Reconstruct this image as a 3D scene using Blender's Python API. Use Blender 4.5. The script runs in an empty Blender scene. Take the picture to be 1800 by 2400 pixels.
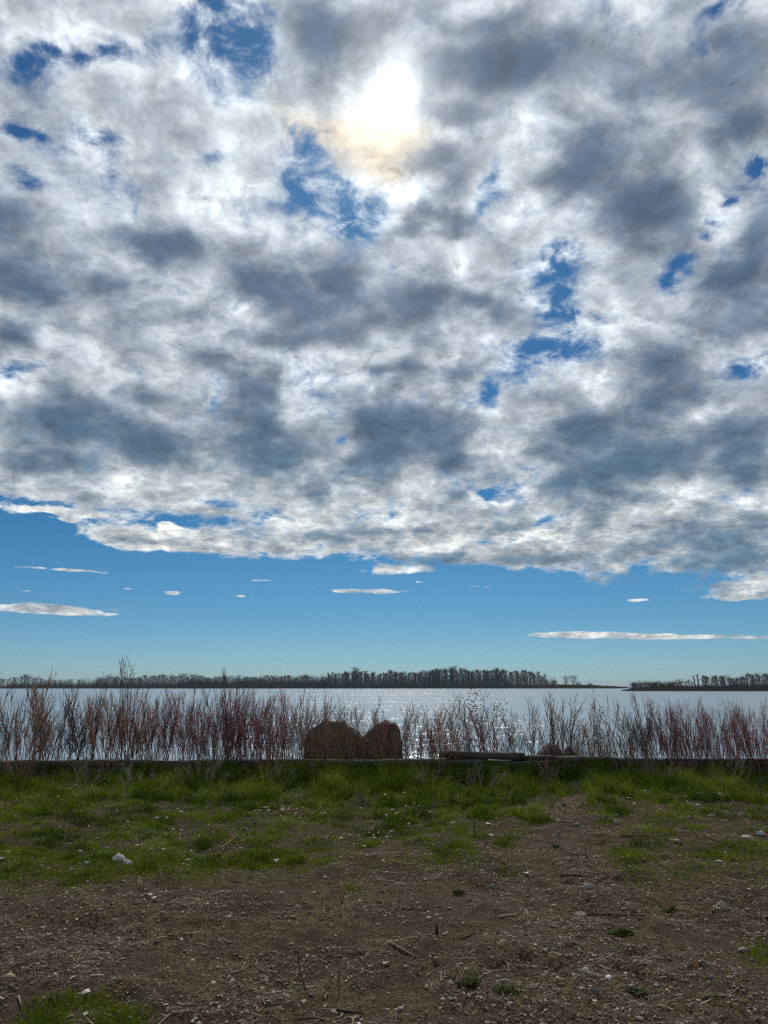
import bpy, bmesh, math, random
import numpy as np
from mathutils import Vector, Matrix

SC = bpy.context.scene
COL = SC.collection
R = math.radians

# ------------------------------------------------------------------ camera
EYE = 1.6                       # eye height above the bank
F = 1813.0                      # focal length in pixels of the 1800 x 2400 photograph
PITCH = math.atan((1606 - 1200) / F)
cam_data = bpy.data.cameras.new('camera')
cam_data.sensor_fit = 'VERTICAL'
cam_data.sensor_height = 36.0
cam_data.lens = 36.0 * F / 2400.0
cam_data.clip_start = 0.05
cam_data.clip_end = 20000.0
cam = bpy.data.objects.new('camera', cam_data)
COL.objects.link(cam)
cam.location = (0, 0, EYE)
cam.rotation_euler = (R(90) + PITCH, 0, 0)
SC.camera = cam

def ray(x, y):
    """world direction of a point of the photograph (1800 x 2400 pixels)"""
    cp, sp = math.cos(PITCH), math.sin(PITCH)
    u, v = (x - 900) / F, (1200 - y) / F
    return Vector((u, cp - v * sp, sp + v * cp)).normalized()

def on_ground(x, y, z=0.0):
    d = ray(x, y)
    t = (z - EYE) / d.z
    return Vector((d.x * t, d.y * t, z))

def at_depth(x, y, Y):
    d = ray(x, y)
    t = Y / d.y
    return Vector((d.x * t, Y, EYE + d.z * t))

# ------------------------------------------------------------------ light
SUN_PX = (922, 218)
sdir = ray(*SUN_PX)
SUN_EL = math.asin(sdir.z)
SUN_AZ = math.atan2(sdir.x, sdir.y)      # clockwise from +Y
sun_data = bpy.data.lights.new('sun', 'SUN')
sun_data.energy = 2.6
sun_data.angle = R(2.5)
sun_data.color = (1.0, 0.95, 0.87)
sun = bpy.data.objects.new('sun', sun_data)
COL.objects.link(sun)
sun.rotation_euler = (R(90) - SUN_EL, 0, math.pi - SUN_AZ)
sun.rotation_euler = (-sdir).to_track_quat('-Z', 'Y').to_euler()
sun.location = sdir * 100

SC.render.engine = 'CYCLES'
SC.view_settings.view_transform = 'Standard'
SC.view_settings.look = 'None'
SC.view_settings.exposure = 0.0
SC.view_settings.gamma = 1.0
SC.view_settings.use_curve_mapping = False
SC.cycles.use_denoising = False
SC.cycles.filter_width = 1.25
SC.cycles.use_adaptive_sampling = True
SC.cycles.adaptive_threshold = 0.015
SC.cycles.adaptive_min_samples = 16
SC.cycles.max_bounces = 6
SC.cycles.diffuse_bounces = 3
SC.cycles.glossy_bounces = 3
SC.cycles.transmission_bounces = 3
SC.cycles.caustics_reflective = False
SC.cycles.caustics_refractive = False
SC.cycles.sample_clamp_indirect = 6.0
SC.cycles.sample_clamp_direct = 9.0


# ------------------------------------------------------------------ node helper
class NG:
    """small builder for node graphs: values are sockets or constants"""
    def __init__(self, tree):
        self.t = tree; self.n = tree.nodes; self.l = tree.links
    def put(self, sock, v):
        if v is None: return
        if isinstance(v, bpy.types.NodeSocket): self.l.new(v, sock)
        else: sock.default_value = v
    def math(self, op, a, b=None, c=None, clamp=False):
        n = self.n.new('ShaderNodeMath'); n.operation = op; n.use_clamp = clamp
        self.put(n.inputs[0], a); self.put(n.inputs[1], b); self.put(n.inputs[2], c)
        return n.outputs[0]
    def vec(self, op, a, b=None, c=None, scale=None):
        n = self.n.new('ShaderNodeVectorMath'); n.operation = op
        self.put(n.inputs[0], a); self.put(n.inputs[1], b)
        if c is not None: self.put(n.inputs[2], c)
        if scale is not None: self.put(n.inputs['Scale'], scale)
        return n.outputs['Value'] if op in ('DOT_PRODUCT', 'LENGTH', 'DISTANCE') else n.outputs[0]
    def xyz(self, x, y, z):
        n = self.n.new('ShaderNodeCombineXYZ')
        self.put(n.inputs[0], x); self.put(n.inputs[1], y); self.put(n.inputs[2], z)
        return n.outputs[0]
    def sep(self, v):
        n = self.n.new('ShaderNodeSeparateXYZ'); self.put(n.inputs[0], v)
        return n.outputs[0], n.outputs[1], n.outputs[2]
    def noise(self, v, scale, detail=4, rough=0.5, dist=0.0, color=False, lac=2.0):
        n = self.n.new('ShaderNodeTexNoise'); n.noise_dimensions = '3D'
        self.put(n.inputs['Vector'], v); n.inputs['Scale'].default_value = scale
        n.inputs['Detail'].default_value = detail; n.inputs['Roughness'].default_value = rough
        n.inputs['Lacunarity'].default_value = lac; n.inputs['Distortion'].default_value = dist
        return n.outputs['Color'] if color else n.outputs[0]
    def voronoi(self, v, scale, feature='F1', out='Distance', rand=1.0):
        n = self.n.new('ShaderNodeTexVoronoi'); n.feature = feature
        self.put(n.inputs['Vector'], v); n.inputs['Scale'].default_value = scale
        n.inputs['Randomness'].default_value = rand
        return n.outputs[out]
    def remap(self, v, a, b, c=0.0, d=1.0, kind='SMOOTHSTEP'):
        n = self.n.new('ShaderNodeMapRange'); n.interpolation_type = kind
        self.put(n.inputs[0], v); n.inputs[1].default_value = a; n.inputs[2].default_value = b
        self.put(n.inputs[3], c); self.put(n.inputs[4], d)
        return n.outputs[0]
    def mix(self, f, a, b, mode='MIX'):
        n = self.n.new('ShaderNodeMix'); n.data_type = 'RGBA'; n.blend_type = mode
        self.put(n.inputs['Factor'], f)
        self.put(n.inputs[6], a if not isinstance(a, tuple) else (*a[:3], 1))
        self.put(n.inputs[7], b if not isinstance(b, tuple) else (*b[:3], 1))
        return n.outputs[2]
    def ramp(self, f, stops):
        n = self.n.new('ShaderNodeValToRGB'); cr = n.color_ramp
        while len(cr.elements) < len(stops): cr.elements.new(0.5)
        for e, (p, c) in zip(cr.elements, stops):
            e.position = p; e.color = (*c[:3], 1)
        self.put(n.inputs[0], f)
        return n.outputs[0]


# ------------------------------------------------------------------ sky
# Clouds lie on a ceiling seen in perspective; each bank of cloud and each gap has its
# own azimuth and elevation, given here as (x, y, half width, half height, weight).
THICK = [
 (700,55,95,60,1.1),(715,130,55,55,1.0),(1080,140,135,72,1.25),(1000,265,90,42,1.0),
 (955,375,45,28,.7),(985,450,65,24,.85),(890,462,42,24,.6),(1190,80,190,55,.55),(1254,345,85,55,1.0),(1190,400,80,45,.7),
 (1405,455,120,80,1.2),(1455,195,190,75,.85),(1350,120,90,40,.3),(1645,525,55,100,1.0),(1570,620,110,55,.8),(1050,15,170,28,.6),
 (1600,70,90,50,.5),(1600,260,100,50,.6),
 (300,540,115,46,1.2),(12,465,50,75,.9),(50,625,130,42,.75),(180,600,90,40,.55),(650,635,115,55,1.1),(560,600,60,28,.7),
 (905,660,80,58,1.1),(1045,650,75,32,.8),(745,600,60,60,.6),(610,735,75,26,.7),(720,730,60,30,.6),(30,736,50,28,.9),
 (150,905,140,62,1.1),(345,962,90,58,1.1),(315,862,50,24,.7),(550,930,68,78,1.2),(620,995,72,36,1.0),
 (795,1005,65,48,1.2),(800,905,55,36,.8),(910,925,125,65,1.15),(695,1061,36,18,.8),(550,840,60,36,.7),
 (800,800,42,20,.7),(1004,796,80,22,.75),(868,780,40,30,.6),(1240,950,85,58,1.15),(1389,990,115,66,1.3),
 (1219,1041,80,30,.9),(1404,791,90,48,.8),(1454,866,110,34,.8),(1609,958,90,58,1.05),(1630,1035,60,30,.8),
 (989,1056,46,17,.75),(1529,1163,160,36,.9),(1554,1212,120,26,.9),(1179,1207,125,14,.85),(920,1211,115,13,.8),
 (1359,1246,70,15,.8),(1529,1266,100,13,.7),(1130,1141,90,10,.55),(700,1157,100,11,.7),(1599,711,115,45,.8),
 (480,800,70,22,.5),(100,1000,160,30,.6),(1000,985,60,22,.7),(330,1170,110,8,.45),(880,1150,90,8,.4),(1300,1090,110,18,.45),
 (420,690,90,24,.35),(120,690,110,24,.35)]
GAPS = [
 (430,100,62,32,1.0),(555,115,52,52,1.1),(480,30,34,42,.9),(492,200,32,26,.9),(425,165,42,28,.7),(280,85,38,22,.8),
 (200,95,28,22,.8),(70,125,52,30,.8),(110,88,30,18,.6),(50,370,42,22,.8),(45,290,32,12,.6),(700,430,72,46,1.5),(668,320,36,46,1.0),(760,430,60,26,1.0),
 (795,397,46,15,.9),(465,320,26,16,.5),(1209,605,42,32,1.0),(1240,567,22,16,.8),(1200,645,32,26,.9),(1459,610,30,22,1.0),
 (1060,390,14,36,.8),(1045,440,14,12,.7),(1640,372,27,20,.9),(1550,15,40,20,.8),(1525,90,22,28,.5),(1500,535,14,12,.8),
 (1575,445,14,10,.6),(1535,490,14,12,.6),(1185,750,66,24,1.0),(1120,810,30,20,.9),(1060,845,13,25,.8),(1599,801,26,12,.9),
 (1085,1066,16,9,.8),(1180,1130,32,9,.8),(1050,1170,28,6,.7),(450,876,15,26,.8),(465,950,10,8,.6),(735,945,9,10,.7),
 (500,1086,42,7,.8),(570,1106,30,6,.6),(250,1122,150,17,1.6),(430,1128,70,12,1.0),(20,1160,150,36,2.2),(110,1150,90,14,1.0),(230,320,40,12,.3),(20,1080,40,8,.6),(540,400,30,10,.3),
 (700,1235,260,18,1.2),(1120,1248,120,14,.9),(330,1240,400,18,1.2)]
WISPS = [
 (120,1107,105,9,.9),(130,1232,115,5,1.0),(85,1315,130,9,1.1),(150,1325,90,4,.8),(398,1281,22,5,.8),(545,1290,14,3,.7),(270,1272,16,3,.6),
 (580,1251,26,4,.7),(740,1275,40,5,.8),(840,1277,55,7,.9),(945,1256,18,4,.7),(1030,1266,15,3,.6),(1365,1297,32,4,.8),(1570,1291,45,5,.8),
 (1250,1370,110,6,1.0),(1390,1374,110,5,1.0),(1520,1376,90,4,.95),(1640,1378,50,3,.7),(60,1277,20,3,.5),(365,1134,22,10,.9),(130,1125,40,5,.6),
 (330,1168,190,22,1.1),(1640,1270,120,14,.6),(870,1232,90,16,.9)]

def azel(x, y):
    d = ray(x * 1800 / 1659, y * 1800 / 1659)
    return math.atan2(d.x, d.y), math.asin(d.z)

def make_world():
    w = bpy.data.worlds.new('World'); SC.world = w; w.use_nodes = True
    w.cycles.sampling_method = 'MANUAL'; w.cycles.sample_map_resolution = 512
    g = NG(w.node_tree); g.n.clear()
    out = g.n.new('ShaderNodeOutputWorld'); bg = g.n.new('ShaderNodeBackground')
    g.l.new(bg.outputs[0], out.inputs[0])
    sky = g.n.new('ShaderNodeTexSky'); sky.sky_type = 'NISHITA'; sky.sun_disc = False
    sky.sun_elevation = SUN_EL; sky.sun_rotation = SUN_AZ
    sky.altitude = 100; sky.air_density = 1.0; sky.dust_density = 0.3; sky.ozone_density = 3.0
    tc = g.n.new('ShaderNodeTexCoord'); D = tc.outputs['Generated']
    dx, dy, dz = g.sep(D)
    up = g.math('MAXIMUM', dz, 0.0)
    inv = g.math('DIVIDE', 1.5, g.math('ADD', up, 0.40))
    P = g.xyz(g.math('MULTIPLY', dx, inv), g.math('MULTIPLY', dy, inv), 3.7)
    # sky coordinates with a ragged wobble, so no bank has a smooth outline
    az = g.math('ARCTAN2', dx, dy); el = g.math('ARCSINE', dz)
    wob = g.vec('SUBTRACT', g.noise(P, 5.0, 5, 0.58, color=True), (0.5, 0.5, 0.5))
    wx, wy, _ = g.sep(wob)
    flat = g.remap(el, 0.12, 0.60, 0.06, 1.0, 'LINEAR')
    A = g.xyz(g.math('MULTIPLY_ADD', wx, 0.11, az), g.math('MULTIPLY_ADD', g.math('MULTIPLY', wy, flat), 0.13, el), 0.0)
    def field(spots, acc=0.0, grow=1.0):
        for (x, y, rx, ry, s) in spots:
            a, e = azel(x, y)
            a1, e1 = azel(x + rx, y); a2, e2 = azel(x, y - ry)
            sx = 1.0 / max(abs(a1 - a) * grow, 1e-4); sy = 1.0 / max(abs(e2 - e) * grow, 1e-4)
            q = g.vec('MULTIPLY_ADD', A, (sx, sy, 0), (-a * sx, -e * sy, 0))
            acc = g.math('MULTIPLY_ADD', g.math('POWER', 0.36788, g.vec('DOT_PRODUCT', q, q)), s, acc)
        return acc
    thick = field(THICK); wisp = field(WISPS)
    gaps = g.math('SUBTRACT', 1.0, g.math('POWER', 0.36788, g.math('MULTIPLY', field(GAPS, 0.0, 1.3), 1.3)))
    # lumps: cloud cells with dark cores and thin bright seams
    cell = g.n.new('ShaderNodeTexVoronoi'); cell.voronoi_dimensions = '2D'; cell.feature = 'F1'; cell.normalize = True
    Pc = g.vec('ADD', P, g.vec('SCALE', wob, scale=0.20))
    g.put(cell.inputs['Vector'], Pc)
    cel2 = g.n.new('ShaderNodeTexVoronoi'); cel2.voronoi_dimensions = '2D'; cel2.feature = 'F1'; cel2.normalize = True
    sd = Vector((sdir.x, sdir.y, 0)) * 1.5 / (sdir.z + 0.40)
    toward = g.vec('NORMALIZE', g.vec('SUBTRACT', (sd.x, sd.y, 3.7), P))
    g.put(cel2.inputs['Vector'], g.vec('ADD', Pc, g.vec('SCALE', toward, scale=0.022)))
    for nd_ in (cell, cel2):
        for k_, v_ in (('Scale', 8.0), ('Detail', 3.0), ('Roughness', 0.6), ('Lacunarity', 2.1), ('Randomness', 1.0)): nd_.inputs[k_].default_value = v_
    lump = g.math('SUBTRACT', 0.36, cell.outputs['Distance'])
    n_big = g.noise(P, 2.9, 8, 0.55, 0.3)
    Pf = g.vec('ADD', P, (7.1, 2.3, 1.0))
    n_fine = g.noise(Pf, 8.0, 8, 0.64, 0.15)
    n_wisp = g.noise(g.vec('ADD', P, (3.3, 5.1, 2.0)), 15.0, 6, 0.66, 0.5)
    n_soft = g.noise(g.vec('ADD', P, (1.1, 9.3, 4.0)), 6.5, 7, 0.57, 0.2)
    # cover
    shelf = g.remap(g.math('MULTIPLY_ADD', az, 0.07, g.math('MULTIPLY_ADD', g.math('SUBTRACT', n_big, 0.5), 0.10, el)), azel(830, 1275)[1], azel(830, 1165)[1], -0.80, 0.40)
    c = g.math('ADD', shelf, g.math('MULTIPLY', g.math('SUBTRACT', n_big, 0.5), 0.9))
    c = g.math('ADD', c, g.math('MULTIPLY', g.math('SUBTRACT', n_fine, 0.5), 1.25))
    c = g.math('MULTIPLY_ADD', gaps, -0.92, c)
    c = g.math('MULTIPLY_ADD', lump, 0.75, c)
    c = g.math('MULTIPLY_ADD', wisp, 2.2, c)
    c = g.math('MULTIPLY_ADD', thick, 0.30, c)
    c = g.math('ADD', c, g.math('MULTIPLY', g.math('SUBTRACT', n_wisp, 0.5), 1.45))
    n_low = g.noise(g.xyz(az, g.math('MULTIPLY', el, 3.2), 0.0), 42.0, 5, 0.66, 0.3)
    c = g.math('ADD', c, g.math('MULTIPLY', g.math('SUBTRACT', n_low, 0.5), g.remap(el, 0.16, 0.30, 1.3, 0.0)))
    alpha = g.remap(c, -0.30, 0.50)
    veil = g.math('MULTIPLY', g.remap(g.math('MULTIPLY_ADD', g.math('SUBTRACT', n_fine, 0.5), 0.8, n_wisp), 0.42, 0.78, 0.0, 0.75), g.remap(el, 0.24, 0.36))
    alpha = g.math('MAXIMUM', alpha, veil)
    # how deep the cloud is along the line of sight: thin cloud glows, deep cloud is slate
    dpt = g.math('MULTIPLY_ADD', g.math('SUBTRACT', n_soft, 0.5), 2.9, g.math('MULTIPLY', thick, 1.7))
    dpt = g.math('MULTIPLY_ADD', g.math('SUBTRACT', n_fine, 0.5), 1.1, dpt)
    dpt = g.math('MULTIPLY_ADD', gaps, -0.5, dpt)
    dpt = g.math('MULTIPLY_ADD', lump, 3.4, dpt)
    dpt = g.math('ADD', dpt, g.math('MULTIPLY', g.math('SUBTRACT', n_low, 0.5), g.remap(el, 0.16, 0.32, 2.4, 0.0)))
    deep = g.math('SUBTRACT', 1.0, g.math('POWER', 0.36788, g.math('MULTIPLY', g.math('POWER', g.math('MAXIMUM', g.math('ADD', dpt, 0.95), 0.0), 1.7), 0.52)))
    # puffs lit from the sun's side
    n_off = g.noise(g.vec('ADD', Pf, g.vec('SCALE', toward, scale=0.028)), 8.0, 8, 0.64, 0.15)
    relief = g.math('MULTIPLY_ADD', g.math('SUBTRACT', cel2.outputs['Distance'], cell.outputs['Distance']), 0.8, g.math('MULTIPLY', g.math('SUBTRACT', n_fine, n_off), 0.6))
    # light
    ca = g.math('MINIMUM', g.vec('DOT_PRODUCT', g.vec('NORMALIZE', D), tuple(sdir)), 1.0)
    ang = g.math('ARCCOSINE', ca)
    def lobe(width, gain):
        q = g.math('DIVIDE', ang, width)
        return g.math('MULTIPLY', g.math('POWER', 0.36788, g.math('MULTIPLY', q, q)), gain)
    patch = g.remap(g.math('ADD', n_fine, g.math('MULTIPLY', n_wisp, 0.5)), 0.55, 0.95, 1.4, 0.5)
    halo = g.math('ADD', lobe(0.32, 0.20), g.math('MULTIPLY', lobe(0.05, 0.16), patch))
    glare = g.math('ADD', lobe(0.035, 0.20), lobe(0.12, 0.05))
    core = g.math('MULTIPLY', lobe(0.022, 3.2), patch)
    thin = g.remap(c, 0.05, 0.75, 0.22, 0.0, 'LINEAR')
    lum = g.math('MULTIPLY_ADD', relief, g.remap(n_soft, 0.35, 0.65, 3.0, 1.8), 0.96)
    lum = g.math('ADD', lum, g.math('MULTIPLY', g.math('SUBTRACT', n_fine, 0.5), 0.5))
    lum = g.math('ADD', lum, g.math('MULTIPLY', g.math('SUBTRACT', n_wisp, 0.5), 0.55))
    lum = g.math('ADD', g.math('ADD', lum, halo), thin)
    low = g.remap(el, 0.10, 0.42)
    tint = g.mix(low, (0.94, 0.94, 0.89), (0.91, 0.985, 1.03))
    ring = g.math('MINIMUM', field([(700,255,95,46,.8),(790,305,110,48,.8),(875,340,75,40,.8),(640,300,50,40,.4)]), 1.0)
    tint = g.mix(g.math('MULTIPLY', ring, 0.7), tint, (1.02, 0.79, 0.48))
    bright = g.vec('SCALE', tint, scale=lum)
    slate = g.mix(low, (0.100, 0.195, 0.295), (0.074, 0.130, 0.215))
    slate = g.vec('SCALE', slate, scale=g.math('MULTIPLY_ADD', g.math('SUBTRACT', n_soft, 0.5), -0.9, g.math('MULTIPLY_ADD', relief, 1.3, 1.0)))
    slate = g.vec('ADD', slate, g.vec('SCALE', (1.0, 0.97, 0.9), scale=g.math('MULTIPLY', halo, 0.25)))
    cloud = g.mix(g.math('MULTIPLY', deep, g.math('MULTIPLY_ADD', ring, -0.2, 1.0)), bright, slate)
    cloud = g.vec('ADD', cloud, g.vec('SCALE', (1.0, 0.98, 0.92), scale=g.math('MULTIPLY', core, g.math('SUBTRACT', 1.0, g.math('MULTIPLY', deep, 0.9)))))
    # clear air
    air = g.ramp(g.math('DIVIDE', el, 1.6), [(0.0, (0.50, 0.84, 1.24)), (0.05, (0.30, 0.66, 0.98)), (0.12, (0.20, 0.58, 0.84)), (0.45, (0.25, 0.60, 0.92))])
    clear = g.vec('MULTIPLY', g.vec('SCALE', sky.outputs[0], scale=0.06), air)
    clear = g.vec('ADD', clear, g.vec('SCALE', (1.0, 0.98, 0.93), scale=core))
    col = g.mix(alpha, clear, cloud)
    col = g.vec('ADD', col, g.vec('SCALE', (1.0, 0.97, 0.90), scale=glare))
    # below the horizon only the far haze
    g.l.new(col, bg.inputs[0]); bg.inputs[1].default_value = 1.0
make_world()


# ------------------------------------------------------------------ materials
def material(name):
    m = bpy.data.materials.new(name); m.use_nodes = True
    g = NG(m.node_tree); g.n.clear()
    out = g.n.new('ShaderNodeOutputMaterial'); p = g.n.new('ShaderNodeBsdfPrincipled')
    g.l.new(p.outputs[0], out.inputs[0])
    return m, g, p

def bump(g, p, height, strength=0.5, dist=0.02):
    b = g.n.new('ShaderNodeBump'); b.inputs['Strength'].default_value = strength
    b.inputs['Distance'].default_value = dist
    g.put(b.inputs['Height'], height); g.l.new(b.outputs[0], p.inputs['Normal'])

def attr(g, name, out='Fac'):
    n = g.n.new('ShaderNodeAttribute'); n.attribute_name = name
    return n.outputs[out]

def position(g): return g.n.new('ShaderNodeNewGeometry').outputs['Position']

def obj_rand(g): return g.n.new('ShaderNodeObjectInfo').outputs['Random']

def obj_color(g): return g.n.new('ShaderNodeObjectInfo').outputs['Color']

MAT = {}

def m_ground():
    m, g, p = material('soil'); pos = position(g)
    turf = attr(g, 'turf')
    n1 = g.noise(pos, 1.3, 6, 0.6); n2 = g.noise(pos, 9.0, 6, 0.65); n3 = g.noise(pos, 60.0, 4, 0.7)
    dirt = g.ramp(n2, [(0.28, (0.052, 0.033, 0.015)), (0.5, (0.145, 0.100, 0.052)), (0.75, (0.260, 0.190, 0.108))])
    dirt = g.mix(g.remap(n1, 0.46, 0.62), dirt, g.mix(n2, (0.058, 0.034, 0.022), (0.145, 0.095, 0.064)))
    dusty = g.remap(g.noise(g.vec('ADD', pos, (11, 3, 0)), 0.8, 5, 0.6), 0.5, 0.68, 0.0, 0.55)
    dirt = g.mix(dusty, dirt, g.mix(n2, (0.095, 0.072, 0.047), (0.215, 0.170, 0.118)))
    damp = g.remap(g.noise(g.vec('ADD', pos, (3, 31, 0)), 1.7, 5, 0.65), 0.52, 0.66, 0.0, 0.6)
    dirt = g.mix(damp, dirt, (0.042, 0.030, 0.018))
    olive = g.mix(n2, (0.042, 0.046, 0.010), (0.085, 0.076, 0.025))
    col = g.mix(g.math('MULTIPLY', turf, g.remap(n2, 0.25, 0.6, 0.4, 1.0)), dirt, olive)
    grit = g.voronoi(pos, 75.0)
    spot = g.voronoi(pos, 75.0, out='Color'); sr, _, _ = g.sep(spot)
    pale = g.math('MULTIPLY', g.remap(grit, 0.45, 0.2), g.remap(sr, 0.72, 0.82))
    col = g.mix(g.math('MULTIPLY', pale, 0.6), col, (0.24, 0.19, 0.13))
    col = g.mix(g.remap(n3, 0.38, 0.60, 0.9, 0.0), col, (0.030, 0.022, 0.016))
    g.l.new(col, p.inputs['Base Color']); p.inputs['Roughness'].default_value = 0.95
    p.inputs['Specular IOR Level'].default_value = 0.05
    h = g.math('ADD', g.math('MULTIPLY', n3, 0.5), g.math('ADD', n2, g.math('MULTIPLY', grit, -0.35)))
    bump(g, p, h, 1.0, 0.05)
    return m

def m_water():
    m, g, p = material('lake_water'); pos = position(g)
    wv = g.vec('MULTIPLY', pos, (0.55, 1.0, 1.0))
    patch = g.remap(g.noise(g.vec('MULTIPLY', pos, (0.25, 1.0, 1.0)), 0.03, 4, 0.6), 0.35, 0.65, 0.75, 1.15)
    c1 = g.vec('SUBTRACT', g.noise(wv, 1.1, 3, 0.6, color=True), (0.5, 0.5, 0.5))
    c2 = g.vec('SUBTRACT', g.noise(g.vec('ADD', wv, (40, 7, 3)), 6.0, 3, 0.6, color=True), (0.5, 0.5, 0.5))
    tilt = g.vec('ADD', g.vec('SCALE', c1, scale=1.1), g.vec('SCALE', c2, scale=1.3))
    tilt = g.vec('MULTIPLY', g.vec('SCALE', tilt, scale=patch), (0.8, 1.0, 0.0))
    g.l.new(g.vec('NORMALIZE', g.vec('ADD', tilt, (0, 0, 1))), p.inputs['Normal'])
    p.inputs['Base Color'].default_value = (0.25, 0.275, 0.285, 1)
    p.inputs['Roughness'].default_value = 0.2
    p.inputs['IOR'].default_value = 1.4
    return m

def m_grass():
    m, g, p = material('grass_blade')
    t = attr(g, 'tone')
    col = g.ramp(t, [(0.0, (0.024, 0.046, 0.004)), (0.45, (0.098, 0.142, 0.005)), (0.75, (0.20, 0.225, 0.018)), (0.9, (0.20, 0.19, 0.065)), (1.0, (0.33, 0.28, 0.16))])
    g.l.new(col, p.inputs['Base Color']); p.inputs['Roughness'].default_value = 0.6
    p.inputs['Specular IOR Level'].default_value = 0.12
    tr = g.n.new('ShaderNodeBsdfTranslucent'); g.l.new(col, tr.inputs[0])
    mx = g.n.new('ShaderNodeMixShader'); mx.inputs[0].default_value = 0.35
    out = [n for n in g.n if n.type == 'OUTPUT_MATERIAL'][0]
    g.l.new(p.outputs[0], mx.inputs[1]); g.l.new(tr.outputs[0], mx.inputs[2]); g.l.new(mx.outputs[0], out.inputs[0])
    return m

def m_tinted(name, lo, hi, scale=8.0, rough=0.9, bmp=0.4, dist=0.01, coord='pos'):
    """a mottled material whose tint is the object's own colour"""
    m, g, p = material(name); pos = position(g)
    n = g.noise(pos, scale, 6, 0.65)
    f = g.remap(n, 0.3, 0.7, lo, hi, 'LINEAR')
    g.l.new(g.vec('SCALE', obj_color(g), scale=f), p.inputs['Base Color'])
    p.inputs['Roughness'].default_value = rough; p.inputs['Specular IOR Level'].default_value = 0.25
    if bmp: bump(g, p, n, bmp, dist)
    return m

def m_timber():
    m, g, p = material('weathered_timber')
    tc = g.n.new('ShaderNodeTexCoord').outputs['Object']
    grain = g.noise(g.vec('MULTIPLY', tc, (0.6, 14.0, 14.0)), 3.0, 6, 0.65)
    blot = g.noise(tc, 2.2, 5, 0.6)
    col = g.ramp(grain, [(0.3, (0.018, 0.013, 0.010)), (0.55, (0.055, 0.043, 0.033)), (0.8, (0.17, 0.148, 0.12))])
    col = g.mix(g.remap(blot, 0.4, 0.7), col, (0.055, 0.040, 0.030))
    g.l.new(col, p.inputs['Base Color']); p.inputs['Roughness'].default_value = 0.9
    bump(g, p, grain, 0.7, 0.012)
    return m

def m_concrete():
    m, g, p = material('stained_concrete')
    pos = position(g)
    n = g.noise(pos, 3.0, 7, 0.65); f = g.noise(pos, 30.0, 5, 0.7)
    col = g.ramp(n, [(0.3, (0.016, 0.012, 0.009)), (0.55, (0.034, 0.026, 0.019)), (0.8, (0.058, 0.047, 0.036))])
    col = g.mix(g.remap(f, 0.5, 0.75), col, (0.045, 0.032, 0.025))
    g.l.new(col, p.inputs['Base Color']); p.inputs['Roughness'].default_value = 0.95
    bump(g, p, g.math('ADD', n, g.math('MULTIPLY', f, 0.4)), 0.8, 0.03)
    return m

def m_plain(name, col, rough=0.8, metal=0.0):
    m, g, p = material(name); pos = position(g)
    n = g.noise(pos, 12.0, 4, 0.6)
    g.l.new(g.vec('SCALE', col, scale=g.remap(n, 0.3, 0.7, 0.7, 1.2, 'LINEAR')), p.inputs['Base Color'])
    p.inputs['Specular IOR Level'].default_value = 0.5 if rough < .9 else 0.0
    p.inputs['Roughness'].default_value = rough; p.inputs['Metallic'].default_value = metal
    return m

MAT['soil'] = m_ground(); MAT['water'] = m_water(); MAT['grass'] = m_grass()
MAT['stem'] = m_tinted('bark_of_shrub', 0.6, 1.35, 25.0, 0.75, 0)
MAT['bark'] = m_tinted('bark_of_far_tree', 0.7, 1.2, 0.6, 0.9, 0)
MAT['stone'] = m_tinted('stone', 0.62, 1.25, 22.0, 0.9, 0.5, 0.01)
MAT['litter'] = m_tinted('dead_litter', 0.65, 1.2, 60.0, 0.9, 0.3, 0.003)
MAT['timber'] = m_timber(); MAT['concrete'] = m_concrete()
MAT['steel'] = m_plain('rusty_steel', (0.06, 0.032, 0.02), 0.8, 0.3)
MAT['leafgreen'] = m_tinted('green_leaf', 0.7, 1.25, 40.0, 0.6, 0)
MAT['shore'] = m_plain('far_bank', (0.022, 0.023, 0.015), 0.95)
MAT['bird'] = m_plain('dark_feathers', (0.04, 0.04, 0.045), 0.8)
MAT['buoy'] = m_plain('dark_marker_paint', (0.03, 0.05, 0.03), 0.5)


# ------------------------------------------------------------------ mesh helpers
rng = np.random.default_rng(11)
rnd = random.Random(7)

def mesh_np(name, verts, tris, mat, attrs=None, smooth=False):
    me = bpy.data.meshes.new(name)
    verts = np.asarray(verts, np.float32); tris = np.asarray(tris, np.int32)
    k = tris.shape[1]
    me.vertices.add(len(verts)); me.vertices.foreach_set('co', verts.ravel())
    me.loops.add(tris.size); me.loops.foreach_set('vertex_index', tris.ravel())
    me.polygons.add(len(tris))
    me.polygons.foreach_set('loop_start', np.arange(0, tris.size, k, dtype=np.int32))
    if smooth: me.polygons.foreach_set('use_smooth', np.ones(len(tris), bool))
    for an, av in (attrs or {}).items():
        at = me.attributes.new(an, 'FLOAT', 'POINT'); at.data.foreach_set('value', np.asarray(av, np.float32))
    me.materials.append(mat)
    me.update(calc_edges=True)
    return me

def link(name, data, parent=None, loc=None, color=None):
    o = bpy.data.objects.new(name, data); COL.objects.link(o)
    if parent: o.parent = parent
    if loc is not None: o.location = loc
    if color is not None: o.color = (*color, 1)
    return o

def tag(o, label, cat, group=None):
    o['label'] = label; o['category'] = cat
    if group: o['group'] = group
    return o

def kind(o, k, label=None):
    o['kind'] = k
    if label: o['label'] = label
    return o

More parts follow.
